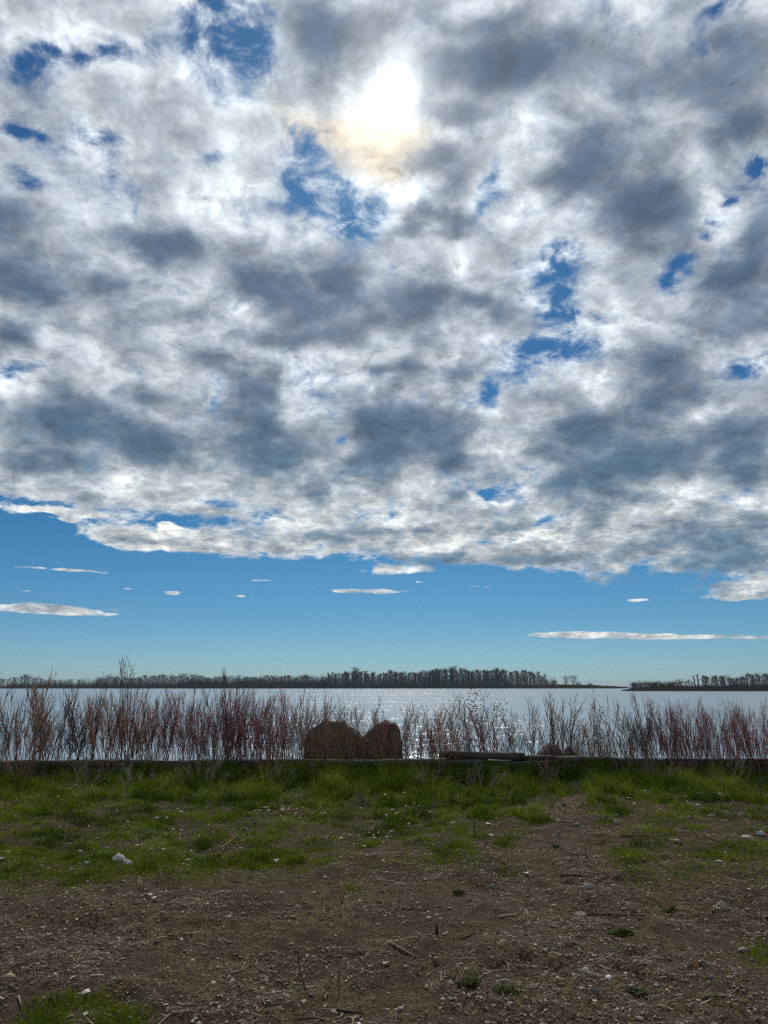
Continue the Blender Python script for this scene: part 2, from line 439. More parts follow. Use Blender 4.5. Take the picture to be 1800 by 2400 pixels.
class MB:
    """collects tubes and faces into one triangle mesh"""
    def __init__(self): self.v = []; self.f = []
    def tube(self, pts, radii, sides=3, cap=False):
        b = len(self.v); n = len(pts)
        for i, (p, r) in enumerate(zip(pts, radii)):
            p = Vector(p)
            d = (Vector(pts[min(i + 1, n - 1)]) - Vector(pts[max(i - 1, 0)])).normalized()
            a = d.cross(Vector((0.31, 0.87, 0.38)))
            if a.length < 1e-3: a = d.cross(Vector((1, 0, 0)))
            a.normalize(); c = d.cross(a)
            for s in range(sides):
                t = 2 * math.pi * s / sides
                self.v.append(p + (a * math.cos(t) + c * math.sin(t)) * r)
        for i in range(n - 1):
            for s in range(sides):
                s2 = (s + 1) % sides
                q0, q1 = b + i * sides + s, b + i * sides + s2
                q2, q3 = q1 + sides, q0 + sides
                self.f += [(q0, q1, q2), (q0, q2, q3)]
        if cap:
            for e in (0, n - 1):
                k = b + e * sides
                for s in range(1, sides - 1):
                    self.f.append((k, k + s + 1, k + s) if e == 0 else (k, k + s, k + s + 1))
    def face(self, pts):
        b = len(self.v); self.v += [Vector(p) for p in pts]
        for s in range(1, len(pts) - 1): self.f.append((b, b + s, b + s + 1))
    def build(self, name, mat, smooth=False):
        return mesh_np(name, [tuple(v) for v in self.v], self.f, mat, smooth=smooth)

# smooth value noise for numpy arrays
_tab = rng.random((256, 256))
def vnoise(x, y):
    xi = np.floor(x).astype(int); yi = np.floor(y).astype(int); fx = x - xi; fy = y - yi
    fx = fx * fx * (3 - 2 * fx); fy = fy * fy * (3 - 2 * fy)
    g = lambda i, j: _tab[i & 255, j & 255]
    return (g(xi, yi) * (1 - fx) + g(xi + 1, yi) * fx) * (1 - fy) + (g(xi, yi + 1) * (1 - fx) + g(xi + 1, yi + 1) * fx) * fy
def fbm(x, y, s, octs=4, gain=0.5):
    t = 0; a = 1; n = 0
    for i in range(octs):
        t = t + a * vnoise(x * s + 17.3 * i + 100, y * s + 5.1 * i + 100); n += a; a *= gain; s *= 2.03
    return t / n

WALL_Y = 14.6
WATER_Z = -1.0
def ground_z(x, y):
    x = np.asarray(x, float); y = np.asarray(y, float)
    z = (fbm(x, y, 0.5, 3) - 0.5) * 0.16 + (fbm(x, y, 2.6, 4, 0.6) - 0.5) * 0.105 + (fbm(x, y, 9.0, 4, 0.7) - 0.5) * 0.040
    hol = fbm(x * 1.0, y * .6, 3.4, 2, .5); z = z - 0.022 * np.clip((hol - .60) / .12, 0, 1)
    z = z * np.clip((y - 0.5) / 3, 0, 1)
    bank = np.clip((y - WALL_Y - 0.9) / 9.0, 0, 1)
    z = z - 2.6 * bank * bank * (3 - 2 * bank)
    return z - 0.1 * np.clip(np.abs(x) / 40 - 1, 0, 1)

def to_px(x, y, z):
    """photograph pixel of world points (numpy)"""
    cp, sp = math.cos(PITCH), math.sin(PITCH)
    zz = z - EYE
    dep = y * cp + zz * sp; upv = -y * sp + zz * cp
    dep = np.maximum(dep, 0.05)
    return 900 + F * x / dep, 1200 - F * upv / dep

def turf_map(x, y):
    """how much grass stands at ground point (x, y): 0 bare soil, 1 lush"""
    px, py = to_px(x, y, np.zeros_like(x))
    edge = np.interp(px, [-400, 0, 120, 250, 340, 480, 600, 700, 800, 900, 1000, 1100, 1200, 1350, 1450, 1600, 1700, 1800, 2200],
                     [2120, 2110, 2112, 2100, 2095, 2078, 2058, 2048, 2040, 2035, 2045, 2065, 2075, 2080, 2095, 2115, 2095, 2130, 2140])
    n = fbm(x, y, 1.1, 4, 0.6)
    n2 = fbm(x + 31, y, 3.5, 3, 0.6)
    t = np.clip((edge - py + (n - 0.5) * 150) / 70, 0, 1)
    # lush to thin towards the right hand side and towards the edge
    thin = np.interp(py, [1760, 1880, 1960, 2050], [1.0, 1.0, 0.9, 0.7])
    t *= np.where(px > 1060, thin * np.interp(px, [1060, 1250], [1, 0.8]), np.interp(py, [1760, 1990, 2060], [1, 1, 0.75]))
    t *= np.clip((n2 - 0.30) / 0.2, np.interp(px, [900, 1150], [.5, .15]), 1)
    # trodden path to the lake
    cx = np.interp(py, [1840, 1870, 1900, 1950, 2000, 2060], [1352, 1345, 1332, 1325, 1310, 1290])
    hw = np.interp(py, [1840, 1870, 1900, 1950, 2000, 2060], [14, 24, 42, 75, 110, 160])
    t *= np.clip((np.abs(px - cx + (n2 - .5) * 40) / hw - 0.75) / 0.5, 0, 1) * (py > 1838) + (py <= 1838)
    # bare worn ground by the stones on the left
    t *= 1 - 0.7 * np.exp(-(((px - 170) / 110) ** 2 + ((py - 1850) / 16) ** 2))
    # patches of green in the bare soil
    def patch(cx, cy, rx, ry, s):
        return s * np.clip(1.4 * np.exp(-(((px - cx) / rx) ** 2 + ((py - cy) / ry) ** 2)) - 0.25 + (n2 - .5) * 0.5, 0, 1)
    for a in ((100, 2395, 80, 66, 1.3), (280, 2395, 80, 68, 1.3), (185, 2340, 120, 20, 1.0), (830, 2086, 30, 10, .9), (710, 2048, 26, 7, .8),
              (1188, 2308, 34, 18, .45), (1780, 2230, 50, 50, .6), (620, 2045, 120, 10, .3), (1150, 2380, 60, 20, .3), (1720, 2330, 90, 40, .15), (1560, 2110, 60, 10, .25)):
        t = np.maximum(t, patch(*a))
    t *= (y < WALL_Y - 0.1) | (np.abs(px - 900) > 1300)
    return t


# ------------------------------------------------------------------ ground and lake
def make_ground():
    ys = np.concatenate([[-40, -20, -8, -2, 0.5, 1.6], np.geomspace(2.5, 32, 520), [40, 60]])
    ts = np.concatenate([[-14, -6, -3, -1.9, -1.35], np.linspace(-1, 1, 430), [1.35, 1.9, 3, 6, 14]])
    Yg, Tg = np.meshgrid(ys, ts, indexing='ij')
    X = Tg * (np.maximum(Yg, 2.5) * 0.62 + 1.6)
    Z = ground_z(X, Yg)
    t = turf_map(X.ravel(), Yg.ravel())
    v = np.stack([X.ravel(), Yg.ravel(), Z.ravel()], 1)
    nr, nc = X.shape
    i = np.arange((nr - 1) * nc).reshape(nr - 1, nc)[:, :-1].ravel()
    q = np.stack([i, i + 1, i + nc + 1, i + nc], 1)
    me = mesh_np('ground', v, q, MAT['soil'], {'turf': t}, smooth=True)
    kind(link('ground', me), 'structure', 'bare brown soil and patchy turf in the foreground')
make_ground()

def make_lake():
    ys = np.concatenate([np.linspace(17, 60, 12), np.geomspace(70, 9000, 30)])
    xs = np.array([-9000, -3000, -1000, -300, -100, -30, 0, 30, 100, 300, 1000, 3000, 9000.])
    Yg, X = np.meshgrid(ys, xs, indexing='ij')
    v = np.stack([X.ravel(), Yg.ravel(), np.full(X.size, WATER_Z)], 1)
    nr, nc = X.shape
    i = np.arange((nr - 1) * nc).reshape(nr - 1, nc)[:, :-1].ravel()
    q = np.stack([i, i + 1, i + nc + 1, i + nc], 1)
    kind(link('lake_water', mesh_np('lake_water', v, q, MAT['water'], smooth=True)), 'structure', 'pale lake water with sun glitter')
make_lake()

def make_bank(name, label, prof, Y, depth, jitter):
    """a long low mound along the far side of the lake; prof: (x px, top px)"""
    xs = np.linspace(prof[0][0], prof[-1][0], 160)
    tops = np.interp(xs, [p[0] for p in prof], [p[1] for p in prof])
    v = []; f = []
    secs = [(-0.02, 0.0), (0.05, 0.35), (0.2, 0.75), (0.5, 1.0), (0.8, 0.8), (1.0, 0.0)]
    for x, t in zip(xs, tops):
        X = at_depth(x, 1606, Y).x; top = max(at_depth(x, t, Y).z, WATER_Z + 0.05)
        for (d, h) in secs:
            hh = WATER_Z - 0.1 + (top - WATER_Z + 0.1) * h * (1 + rnd.uniform(-jitter, jitter))
            v.append((X * (Y + d * depth) / Y, Y + d * depth + rnd.uniform(-1, 1), hh))
    k = len(secs)
    for i in range(len(xs) - 1):
        for j in range(k - 1):
            a = i * k + j
            f.append((a, a + k, a + k + 1, a + 1))
    o = link(name, mesh_np(name, v, f, MAT['shore'], smooth=True)); kind(o, 'structure', label)
    return o
SHORE_L, SHORE_R = 650.0, 362.0
make_bank('far_shore', 'low dark bank of the wooded peninsula across the lake', [(-700, 1609), (100, 1609), (500, 1609.5), (900, 1608.5), (1200, 1606.5), (1300, 1605), (1340, 1604), (1385, 1605.5), (1410, 1607.5), (1440, 1608.6), (1470, 1610)], SHORE_L, 90, 0.12)
make_bank('near_island_shore', 'low dark bank of the island at the right', [(1456, 1619), (1475, 1614), (1510, 1610), (1600, 1609), (1700, 1608.5), (2100, 1608), (2500, 1608)], SHORE_R, 60, 0.12)
make_bank('horizon_shore', 'thin strip of distant land between the two wooded shores', [(1250, 1608), (1340, 1607), (1400, 1608), (1470, 1607.4), (1560, 1607)], 2600.0, 200, 0.2)


# ------------------------------------------------------------------ bare trees on the far shores
def tree_proto(seed, style):
    """unit-high bare tree: returns (trunk mesh, crown mesh)"""
    r = random.Random(seed); T = MB(); C = MB()
    slim = {'tall': 0.17, 'round': 0.42, 'poplar': 0.10, 'bush': 0.55}[style]
    n_tr = 1 if style in ('tall', 'poplar', 'round') else 4
    start = {'tall': 0.2, 'round': 0.18, 'poplar': 0.12, 'bush': 0.08}[style]
    for k in range(n_tr):
        lean = (r.uniform(-.05, .05) if n_tr == 1 else r.uniform(-.3, .3), r.uniform(-.1, .1))
        base = Vector((0 if n_tr == 1 else r.uniform(-.06, .06), 0, -0.03))
        pts = [base + Vector((lean[0] * t + r.uniform(-.012, .012), lean[1] * t, t * (1.0 if n_tr == 1 else r.uniform(.7, .95)))) for t in (0, .2, .4, .6, .8, .97)]
        rad = [0.026, 0.021, 0.017, 0.012, 0.008, 0.003]
        T.tube(pts, rad if n_tr == 1 else [q * 0.6 for q in rad], 5)
        nb = {'tall': 24, 'round': 30, 'poplar': 34, 'bush': 14}[style]
        for b in range(nb):
            t = start + (0.94 - start) * (b + r.random()) / nb
            i = min(int(t / 0.2), 4); p = pts[i].lerp(pts[i + 1], min((t - i * .2) / .2, 1))
            w = slim * (math.sin(math.pi * min(1, (t - start) / (1 - start) * 0.85 + 0.15)) ** 0.7) * r.uniform(.6, 1.15)
            if style == 'poplar': w = slim * r.uniform(.6, 1.1) * (1.1 - t * .7)
            a = r.uniform(0, 2 * math.pi); rise = r.uniform(.5, 1.25) * w * (1.9 if style == 'tall' else 1) if style != 'poplar' else w * 2.2
            tip = p + Vector((math.cos(a) * w, math.sin(a) * w, rise)); tip.z = min(tip.z, 1.02)
            mid = p.lerp(tip, .5) + Vector((0, 0, -w * .12))
            C.tube([p, mid, tip], [0.0085, 0.006, 0.003], 3)
            for q in range(13):
                s = r.uniform(.2, 1.0); o = p.lerp(mid, s * 2) if s < .5 else mid.lerp(tip, s * 2 - 1)
                aa = r.uniform(0, 2 * math.pi); l = r.uniform(.05, .14) * (0.6 if style == 'poplar' else 1)
                e = o + Vector((math.cos(aa) * l * .7, math.sin(aa) * l * .7, l * r.uniform(.35, 1.0)))
                C.tube([o, e], [0.0048, 0.0022], 3)
    return T.build('trunk', MAT['bark']), C.build('crown', MAT['bark'])

PROTO = {st: [tree_proto(100 * i + j, st) for j in range(n)] for i, (st, n) in enumerate((('tall', 5), ('round', 5), ('poplar', 2), ('bush', 4)))}

def far_tree(x, base, top, Y, style, color, label, group, back=0.0, wide=1.0):
    b = at_depth(x, base, Y); t = at_depth(x, top, Y)
    h = max(t.z, 0.5) - (WATER_Z + 0.4)
    tr, cr = rnd.choice(PROTO[style])
    e = bpy.data.objects.new('bare_tree', None); COL.objects.link(e)
    e.empty_display_size = 0.3
    e.location = (b.x * (Y + back) / Y, Y + back, WATER_Z + 0.4)
    e.scale = (h * wide, h * wide, h); e.rotation_euler.z = rnd.uniform(0, 6.28)
    tag(e, label, 'tree', group)
    for nm, me in (('trunk', tr), ('crown', cr)):
        o = link(nm, me, e); o.color = (*color, 1)
    return e

BK = (0.034, 0.036, 0.038)
def bk(): k = rnd.uniform(.7, 1.7); return tuple(c * k for c in BK)
def prof(x):
    return float(np.interp(x, [-200, 0, 120, 200, 330, 420, 520, 600, 700, 760, 775, 835, 860, 960, 1000, 1100, 1150, 1200, 1254, 1280, 1308],
                             [1584, 1586, 1587, 1585, 1582, 1584, 1582, 1583, 1584, 1583, 1573, 1571, 1576, 1574, 1568, 1567, 1571, 1571, 1574, 1580, 1593]))
# the wood on the peninsula: looser round crowns at the left, close tall trunks from the middle on
SEG = [(-90, 232, 34, 'round', 'small bare round-crowned tree in the thin far left stretch of the peninsula wood', 'trees of the thin left stretch of the wood'),
       (232, 470, 40, 'round', 'bare round-crowned tree beyond the lake behind the tallest sprigs of the shrubs', 'trees behind the tallest shrub sprigs'),
       (470, 765, 52, 'round', 'bare tree in the low even stretch of wood left of the tall trees', 'trees of the low even stretch of wood'),
       (765, 990, 52, 'tall', 'tall bare tree of the peninsula wood above the two concrete blocks', 'tall trees above the concrete blocks'),
       (990, 1180, 46, 'tall', 'tall straight bare tree in the highest stretch of the peninsula wood', 'tall trees of the highest stretch'),
       (1180, 1308, 24, 'tall', 'bare tree in the thinning right end of the peninsula wood', 'trees at the thinning end of the wood')]
for (x0, x1, n, st, lab, grp) in SEG:
    for i in range(n):
        x = x0 + (x1 - x0) * (i + rnd.uniform(.1, .9)) / n
        row = i % 3
        top = prof(x) + rnd.uniform(-3, 6) + (1.5 if row else 0) + (float(fbm(np.array([x]), np.array([3.]), .035, 3, .7)[0]) - .5) * 16
        if 118 < x < 200 and rnd.random() < .35: top += 6
        if 200 < x < 222: continue
        far_tree(x, 1612, top, SHORE_L, st, bk(), lab, grp, back=22 + row * 18 + rnd.uniform(-6, 6), wide=rnd.uniform(.6, 1.5))
far_tree(835, 1612, 1563.5, SHORE_L, 'round', BK, 'broad bare tree rising highest above the wood over the two concrete blocks', 'single trees', back=15, wide=.8)
far_tree(1324.5, 1611, 1584, SHORE_L, 'round', BK, 'left one of two lone round bare trees at the end of the peninsula', 'single trees', back=25, wide=1.0)
far_tree(1344.5, 1611, 1583, SHORE_L, 'round', BK, 'right one of two lone round bare trees at the end of the peninsula', 'single trees', back=25, wide=1.05)
far_tree(1356, 1611, 1596, SHORE_L, 'bush', BK, 'low bush right beside the lone round trees', 'single trees', back=25)
far_tree(1381, 1611, 1599.5, SHORE_L, 'bush', BK, 'low dark bush alone on the last rise of the peninsula', 'single trees', back=25, wide=1.6)
# island at the right
for (xa, xb, n, st, t0, t1, lab, grp) in [
        (1478, 1536, 9, 'bush', 1594, 1600, 'low bare bush on the left tip of the island at the right', 'bushes on the tip of the island'),
        (1538, 1590, 9, 'bush', 1594, 1601, 'reddish low bare bush left of the poplar pair on the island', 'bushes left of the poplars'),
        (1590, 1624, 5, 'round', 1590, 1599, 'small bare tree just left of the poplar pair on the island', 'small trees left of the poplars'),
        (1646, 1700, 10, 'tall', 1582, 1589, 'slender bare tree just right of the poplar pair on the island', 'slender trees right of the poplars'),
        (1700, 1752, 8, 'round', 1582, 1590, 'round bare tree in the middle of the island wood', 'round trees of the island wood'),
        (1752, 1890, 24, 'tall', 1576, 1583, 'bare tree in the tall thick wood at the right edge of the island', 'trees at the right edge of the island')]:
    for i in range(n):
        x = xa + (xb - xa) * (i + rnd.uniform(.1, .9)) / n
        far_tree(x, 1618, rnd.uniform(t0, t1), SHORE_R, st, tuple(c * k for c, k in zip(bk(), (1.2, .95, .85))), lab, grp, back=14 + (i % 3) * 12, wide=rnd.uniform(.9, 1.3))
far_tree(1630.5, 1618, 1581, SHORE_R, 'poplar', BK, 'shorter left one of two narrow upright poplars on the island', 'two poplars on the island', back=16)
far_tree(1638.5, 1618, 1578, SHORE_R, 'poplar', BK, 'taller right one of two narrow upright poplars on the island', 'two poplars on the island', back=16)

# undergrowth: one mass of twigs at the foot of each wood
def thicket(name, label, spans, Y, base, depth, color, lean_k=.35, wk=1.0, lo=.35):
    A = []; 
    for (x0, x1, top0, top1, n) in spans:
        xs = rng.uniform(x0, x1, n); u = (xs - x0) / (x1 - x0)
        tp = top0 + (top1 - top0) * u + (fbm(xs, xs * 0 + Y, .045, 4, .7) - .5) * (base - (top0 + top1) / 2) * .55
        h = (base - tp) * Y / F * rng.uniform(lo, 1.1, n)
        d = rng.uniform(-0.03, 1, n) * depth
        X = (xs - 900) / F * Y / math.cos(PITCH) * (Y + d) / Y * 1.0
        A.append(np.stack([X, Y + d, np.full(n, WATER_Z + 0.2), h], 1))
    A = np.concatenate(A); n = len(A)
    w = rng.uniform(.04, .11, n) * Y / 500 * wk
    lean = rng.normal(0, lean_k, (n, 2)) * A[:, 3:4]
    ang = rng.uniform(0, 3.14, n)
    dx, dy = np.cos(ang) * w, np.sin(ang) * w
    v = np.zeros((n, 3, 3), np.float32)
    v[:, 0] = A[:, :3] + np.stack([dx, dy, 0 * dx], 1); v[:, 1] = A[:, :3] - np.stack([dx, dy, 0 * dx], 1)
    v[:, 2] = A[:, :3] + np.concatenate([lean, A[:, 3:4]], 1)
    v = np.concatenate([v, v * 0 + v], 0) if False else v
    me = mesh_np(name, v.reshape(-1, 3), np.arange(3 * n).reshape(-1, 3), MAT['bark'])
    o = link(name, me, color=color); kind(o, 'stuff', label)
thicket('undergrowth', 'dark brushy undergrowth at the foot of the peninsula wood', [(-500, 60, 1598, 1598, 5000), (60, 520, 1598, 1597, 9000), (440, 780, 1594, 1594, 11000), (760, 1200, 1597, 1600, 9000), (1200, 1400, 1599, 1604, 3500), (1400, 1450, 1608, 1609, 400)], SHORE_L, 1612, 70, (0.036, 0.038, 0.036))
thicket('undergrowth', 'dark brushy undergrowth along the island at the right', [(1462, 1500, 1611, 1606, 1200), (1500, 1700, 1606, 1603, 8000), (1700, 2100, 1601, 1598, 9000)], SHORE_R, 1618.5, 45, (0.044, 0.034, 0.030))

thicket('distant_wood', 'mass of thin bare trunks and twigs filling the peninsula wood', [(60, 200, 1590, 1590, 700), (225, 480, 1587, 1587, 2600), (470, 770, 1586, 1586, 5200), (760, 990, 1577, 1576, 3600), (985, 1180, 1573, 1574, 3000), (1180, 1285, 1576, 1584, 900)], SHORE_L, 1612, 75, (0.036, 0.038, 0.040), .07, .75, .6)
thicket('distant_wood', 'mass of thin bare trunks and twigs in the island wood', [(1645, 1760, 1591, 1589, 700), (1755, 1900, 1582, 1581, 1500)], SHORE_R, 1618, 45, (0.042, 0.036, 0.034), .07, .75, .6)

# channel marker on the water
bp = at_depth(1389.5, 1624, 300.0)
bm = MB(); bm.tube([(0, 0, -.3), (0, 0, .55), (0, 0, .56), (0, 0, 1.9), (0, 0, 2.0)], [.42, .42, .24, .2, .05], 8, True); bm.v = [v * .45 for v in bm.v]
b = link('channel_marker', bm.build('channel_marker', MAT['buoy']), loc=(bp.x, 300, WATER_Z)); tag(b, 'small dark channel marker standing alone on the open water', 'buoy')

# birds
def bird(x, y, dist, roll, label):
    d = ray(x, y); m = MB()
    m.tube([(-.28, 0, 0), (-.15, 0, .01), (.05, 0, .02), (.22, 0, .0), (.34, 0, -.01)], [.01, .06, .075, .05, .01], 6)
    for s in (-1, 1):
        m.tube([(.04, s * .04, .03), (.07, s * .3, .13), (-.02, s * .62, .06)], [.075, .05, .008], 4)
    o = link('bird', m.build('bird', MAT['bird'], True), loc=Vector((0, 0, EYE)) + d * dist)
    o.rotation_euler = (roll, 0, R(80)); o.scale = (dist / 200,) * 3; tag(o, label, 'bird', 'birds in the sky')
bird(711, 1292, 120, .2, 'tiny dark bird just below the edge of the cloud bank, left of centre')
bird(1718, 196, 62, -.5, 'tiny dark bird against the grey cloud at upper right')
bird(420, 807, 80, .4, 'tiny dark bird against pale cloud at left')


# ------------------------------------------------------------------ timber wall, concrete blocks, boulders
def gz(x, y): return float(ground_z(np.array([x]), np.array([y]))[0])

def timber(name, a, b, w, h, seed, parent=None, sag=0.0, taper=False):
    """a squared, worn beam from a to b (centres of its ends)"""
    a, b = Vector(a), Vector(b); L = (b - a).length; r = random.Random(seed)
    n = max(6, int(L / .18)); v = []; f = []
    wob = [0.0]
    for i in range(n): wob.append(max(-.025, min(.025, wob[-1] + r.uniform(-.012, .012))))
    sec = [(-.5, -.42), (-.42, -.5), (.42, -.5), (.5, -.42), (.5, .42), (.42, .5), (-.42, .5), (-.5, .42)]
    for i in range(n + 1):
        t = i / n; x = (t - .5) * L; k = 1.0
        if taper and (i == 0 or i == n): k = .78
        for (sy, sz) in sec:
            v.append((x + r.uniform(-.012, .012), sy * w * k + wob[i] + r.uniform(-.009, .009), sz * h * k * (1 + wob[i] * 5) + r.uniform(-.010, .010) - sag * math.sin(math.pi * t)))
    for i in range(n):
        for j in range(8):
            q = i * 8 + j; q2 = i * 8 + (j + 1) % 8
            f += [(q, q2, q2 + 8), (q, q2 + 8, q + 8)]
    for e in (0, n):
        for j in range(1, 7):
            f.append((e * 8, e * 8 + j + 1, e * 8 + j) if e == 0 else (e * 8, e * 8 + j, e * 8 + j + 1))
    o = link(name, mesh_np(name, v, f, MAT['timber']), parent)
    o.location = (a + b) / 2
    d = (b - a).normalized(); o.rotation_euler = (0, -math.asin(d.z), math.atan2(d.y, d.x))
    return o

wl = bpy.data.objects.new('timber_retaining_wall', None); COL.objects.link(wl); wl.location = (0, 0, 0)
tag(wl, 'low wall of grey weathered timbers behind the grass, from the left edge to the leaning log', 'wall')
xs = [-9.6, -7.3, -4.75, -2.6, -0.35, 1.9, 3.1]
for i in range(len(xs) - 1):
    dz = [0.235, 0.265, 0.285, 0.29, 0.295, 0.285][i]
    timber('beam', (xs[i] + .02, WALL_Y + rnd.uniform(-.05, .04), dz - .055 + rnd.uniform(-.012, .012)), (xs[i + 1] - rnd.uniform(.005, .02), WALL_Y + rnd.uniform(-.05, .04), dz - .05 + rnd.uniform(-.02, .012) + (.012 if i < 3 else 0)), .24, rnd.uniform(.09, .12), 40 + i, wl, sag=rnd.uniform(-.012, .015), taper=(i in (1, 4)))
    timber('lower_beam', (xs[i] + .40, WALL_Y + .015, dz - .168), (xs[i + 1] + .36, WALL_Y + .02, dz - .168), .18, .145, 60 + i, wl)
    timber('footing_beam', (xs[i] - .32, WALL_Y + .03, dz - .325), (xs[i + 1] - .35, WALL_Y + .03, dz - .325), .18, .15, 80 + i, wl)
for i, px in enumerate((30, 290, 733, 1117)):
    x = at_depth(px, 1700, WALL_Y - .2).x
    timber('post', (x, WALL_Y - .19, -.25), (x + .01, WALL_Y - .18, .235), .12, .12, 100 + i, wl)

wr = bpy.data.objects.new('timber_retaining_wall', None); COL.objects.link(wr); wr.location = (2.0, WALL_Y, 0)
tag(wr, 'dark stacked timber wall sinking to the right behind the path, under the boulders', 'wall')
def P2(x, y, Y): return at_depth(x, y, Y) - wr.location
timber('beam', P2(1200, 1777, 14.75), P2(1460, 1786, 14.6), .22, .13, 121, wr, taper=True)
timber('beam', P2(1462, 1786, 14.6), P2(1640, 1788, 14.6), .20, .12, 122, wr)
timber('beam', P2(1642, 1787, 14.6), P2(1960, 1783, 14.7), .20, .12, 123, wr)
timber('lower_beam', P2(1180, 1796, 14.8), P2(1500, 1801, 14.68), .2, .13, 124, wr)
timber('lower_beam', P2(1502, 1803, 14.7), P2(1960, 1800, 14.7), .2, .13, 125, wr)
timber('footing_beam', P2(1170, 1815, 14.85), P2(1960, 1817, 14.72), .2, .16, 126, wr)
lg = timber('driftwood_log', at_depth(1030, 1769, 14.62), at_depth(1226, 1772, 14.64), .22, .125, 131, taper=True)
tag(lg, 'thick weathered beam lying on the end of the timber wall right of the blocks', 'log')

def block(name, prof_px, Y, depth, seed, label, loop_px):
    """cast block: the outline is swept back with a bevel and worn edges"""
    r = random.Random(seed)
    pts = [at_depth(x, y, Y) for x, y in prof_px]
    cx = sum(p.x for p in pts) / len(pts)
    fine = []
    for i in range(len(pts) - 1):
        for k in range(5):
            p = pts[i].lerp(pts[i + 1], k / 5); fine.append(p)
    fine.append(pts[-1]); n = len(fine); v = []; f = []
    rows = [(0, .97), (.04, 1), (.15, 1), (.5, 1), (.85, 1), (.95, 1), (1, .97)]
    zb = min(p.z for p in pts)
    for (d, k) in rows:
        for p in fine:
            v.append((((p.x - cx) * k) + r.uniform(-.012, .012), d * depth + r.uniform(-.01, .01), zb + (p.z - zb) * k + r.uniform(-.012, .012)))
    for i in range(len(rows) - 1):
        for j in range(n - 1):
            a = i * n + j
            f += [(a, a + 1, a + n + 1), (a, a + n + 1, a + n)]
    for e in (0, len(rows) - 1):
        c = len(v); v.append((0, rows[e][0] * depth, zb + .3))
        for j in range(n):
            a, b2 = e * n + j, e * n + (j + 1) % n
            f.append((c, b2, a) if e == 0 else (c, a, b2))
    root = bpy.data.objects.new(name, None); COL.objects.link(root); root.location = (cx, Y, 0)
    tag(root, label, 'concrete block', 'two concrete blocks by the water')
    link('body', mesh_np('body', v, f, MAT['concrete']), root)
    l = at_depth(loop_px[0], loop_px[1], Y + depth * .35); m = MB()
    arc = [(math.cos(t) * .055, 0, math.sin(t) * .075 - .06) if 0 else (math.cos(t) * .06, 0, math.sin(t) * .07) for t in np.linspace(0, math.pi, 9)]
    arc = [(arc[0][0], 0, -.12)] + arc + [(arc[-1][0], 0, -.12)]
    m.tube(arc, [.013] * len(arc), 6)
    lo = link('lifting_loop', m.build('lifting_loop', MAT['steel'], True), root); lo.location = (l.x - cx, depth * .35, l.z)
    return root
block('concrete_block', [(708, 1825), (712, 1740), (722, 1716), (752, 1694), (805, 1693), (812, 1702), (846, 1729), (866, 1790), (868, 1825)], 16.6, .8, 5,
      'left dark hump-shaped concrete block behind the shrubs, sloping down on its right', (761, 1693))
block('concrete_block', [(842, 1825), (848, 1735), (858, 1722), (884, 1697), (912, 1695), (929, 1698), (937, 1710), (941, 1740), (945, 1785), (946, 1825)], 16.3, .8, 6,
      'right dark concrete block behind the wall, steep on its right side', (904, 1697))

def stone_mesh(seed, flat=.6, rough=.22, lv=2):
    r = random.Random(seed); bm = bmesh.new(); bmesh.ops.create_icosphere(bm, subdivisions=lv, radius=.5)
    off = Vector((r.uniform(0, 50), r.uniform(0, 50), r.uniform(0, 50)))
    from mathutils import noise
    for v in bm.verts:
        k = 1 + rough * noise.noise(v.co * 2.2 + off) * 1.6 + rough * .5 * noise.noise(v.co * 5 + off)
        v.co = Vector((v.co.x * k, v.co.y * k * .8, v.co.z * k * flat))
    # a few chipped planes
    for c in range(r.randint(3, 7)):
        n = Vector((r.uniform(-1, 1), r.uniform(-1, 1), r.uniform(-.1, 1))).normalized(); lim = r.uniform(.28, .38)
        for v in bm.verts:
            d = v.co.dot(n)
            if d > lim * (flat if abs(n.z) > .7 else .9): v.co -= n * (d - lim * (flat if abs(n.z) > .7 else .9)) * .9
    me = bpy.data.meshes.new('stone'); bm.to_mesh(me); bm.free(); me.materials.append(MAT['stone'])
    for p in me.polygons: p.use_smooth = True
    return me
STONES = [stone_mesh(s, f, ro) for s, f, ro in ((1, .55, .32), (2, .7, .36), (3, .45, .34), (4, .6, .42), (5, .75, .42), (6, .35, .36), (7, .6, .2), (8, .5, .18))]
def stone(name, x, y, w, h, color, label, proto=None, group=None, cat='stone', Y=None, sink=.34, z=None):
    """x, y: middle of its foot in the photograph; w, h in photograph pixels"""
    if Y is None: p = on_ground(x, y)
    else: p = at_depth(x, y, Y)
    sc = math.hypot(p.y, EYE) / F; W, H = w * sc, h * sc
    zz = gz(p.x, p.y) if z is None else z
    me = STONES[rnd.randrange(len(STONES))] if proto is None else STONES[proto]
    o = link(name, me, loc=(p.x, p.y, zz + H * (.5 - sink)), color=color)
    d = me.vertices; xs_ = [v.co.z for v in d]; zr = max(xs_) - min(xs_)
    o.scale = (W * 1.05, W * rnd.uniform(.8, 1.1), H * 1.15 / zr); o.rotation_euler = (rnd.uniform(-.15, .15), rnd.uniform(-.15, .15), rnd.choice([0, math.pi]) + rnd.uniform(-.3, .3))
    return tag(o, label, cat, group)
GREY = (0.125, 0.115, 0.10); TAN = (0.19, 0.15, 0.11); WHT = (0.36, 0.345, 0.31); DRK = (0.075, 0.062, 0.05); PNK = (0.24, 0.17, 0.14)
stone('boulder', 1290, 1790, 74, 66, (0.085, 0.072, 0.06), 'rounded boulder on the bank behind the dark timber wall, left of its neighbour', 1, 'boulders on the bank', 'boulder', 15.9, .1, -.05)
stone('boulder', 1341, 1790, 54, 60, (0.07, 0.056, 0.048), 'smaller brown boulder on the bank right beside the rounded one', 4, 'boulders on the bank', 'boulder', 15.7, .1, -.05)
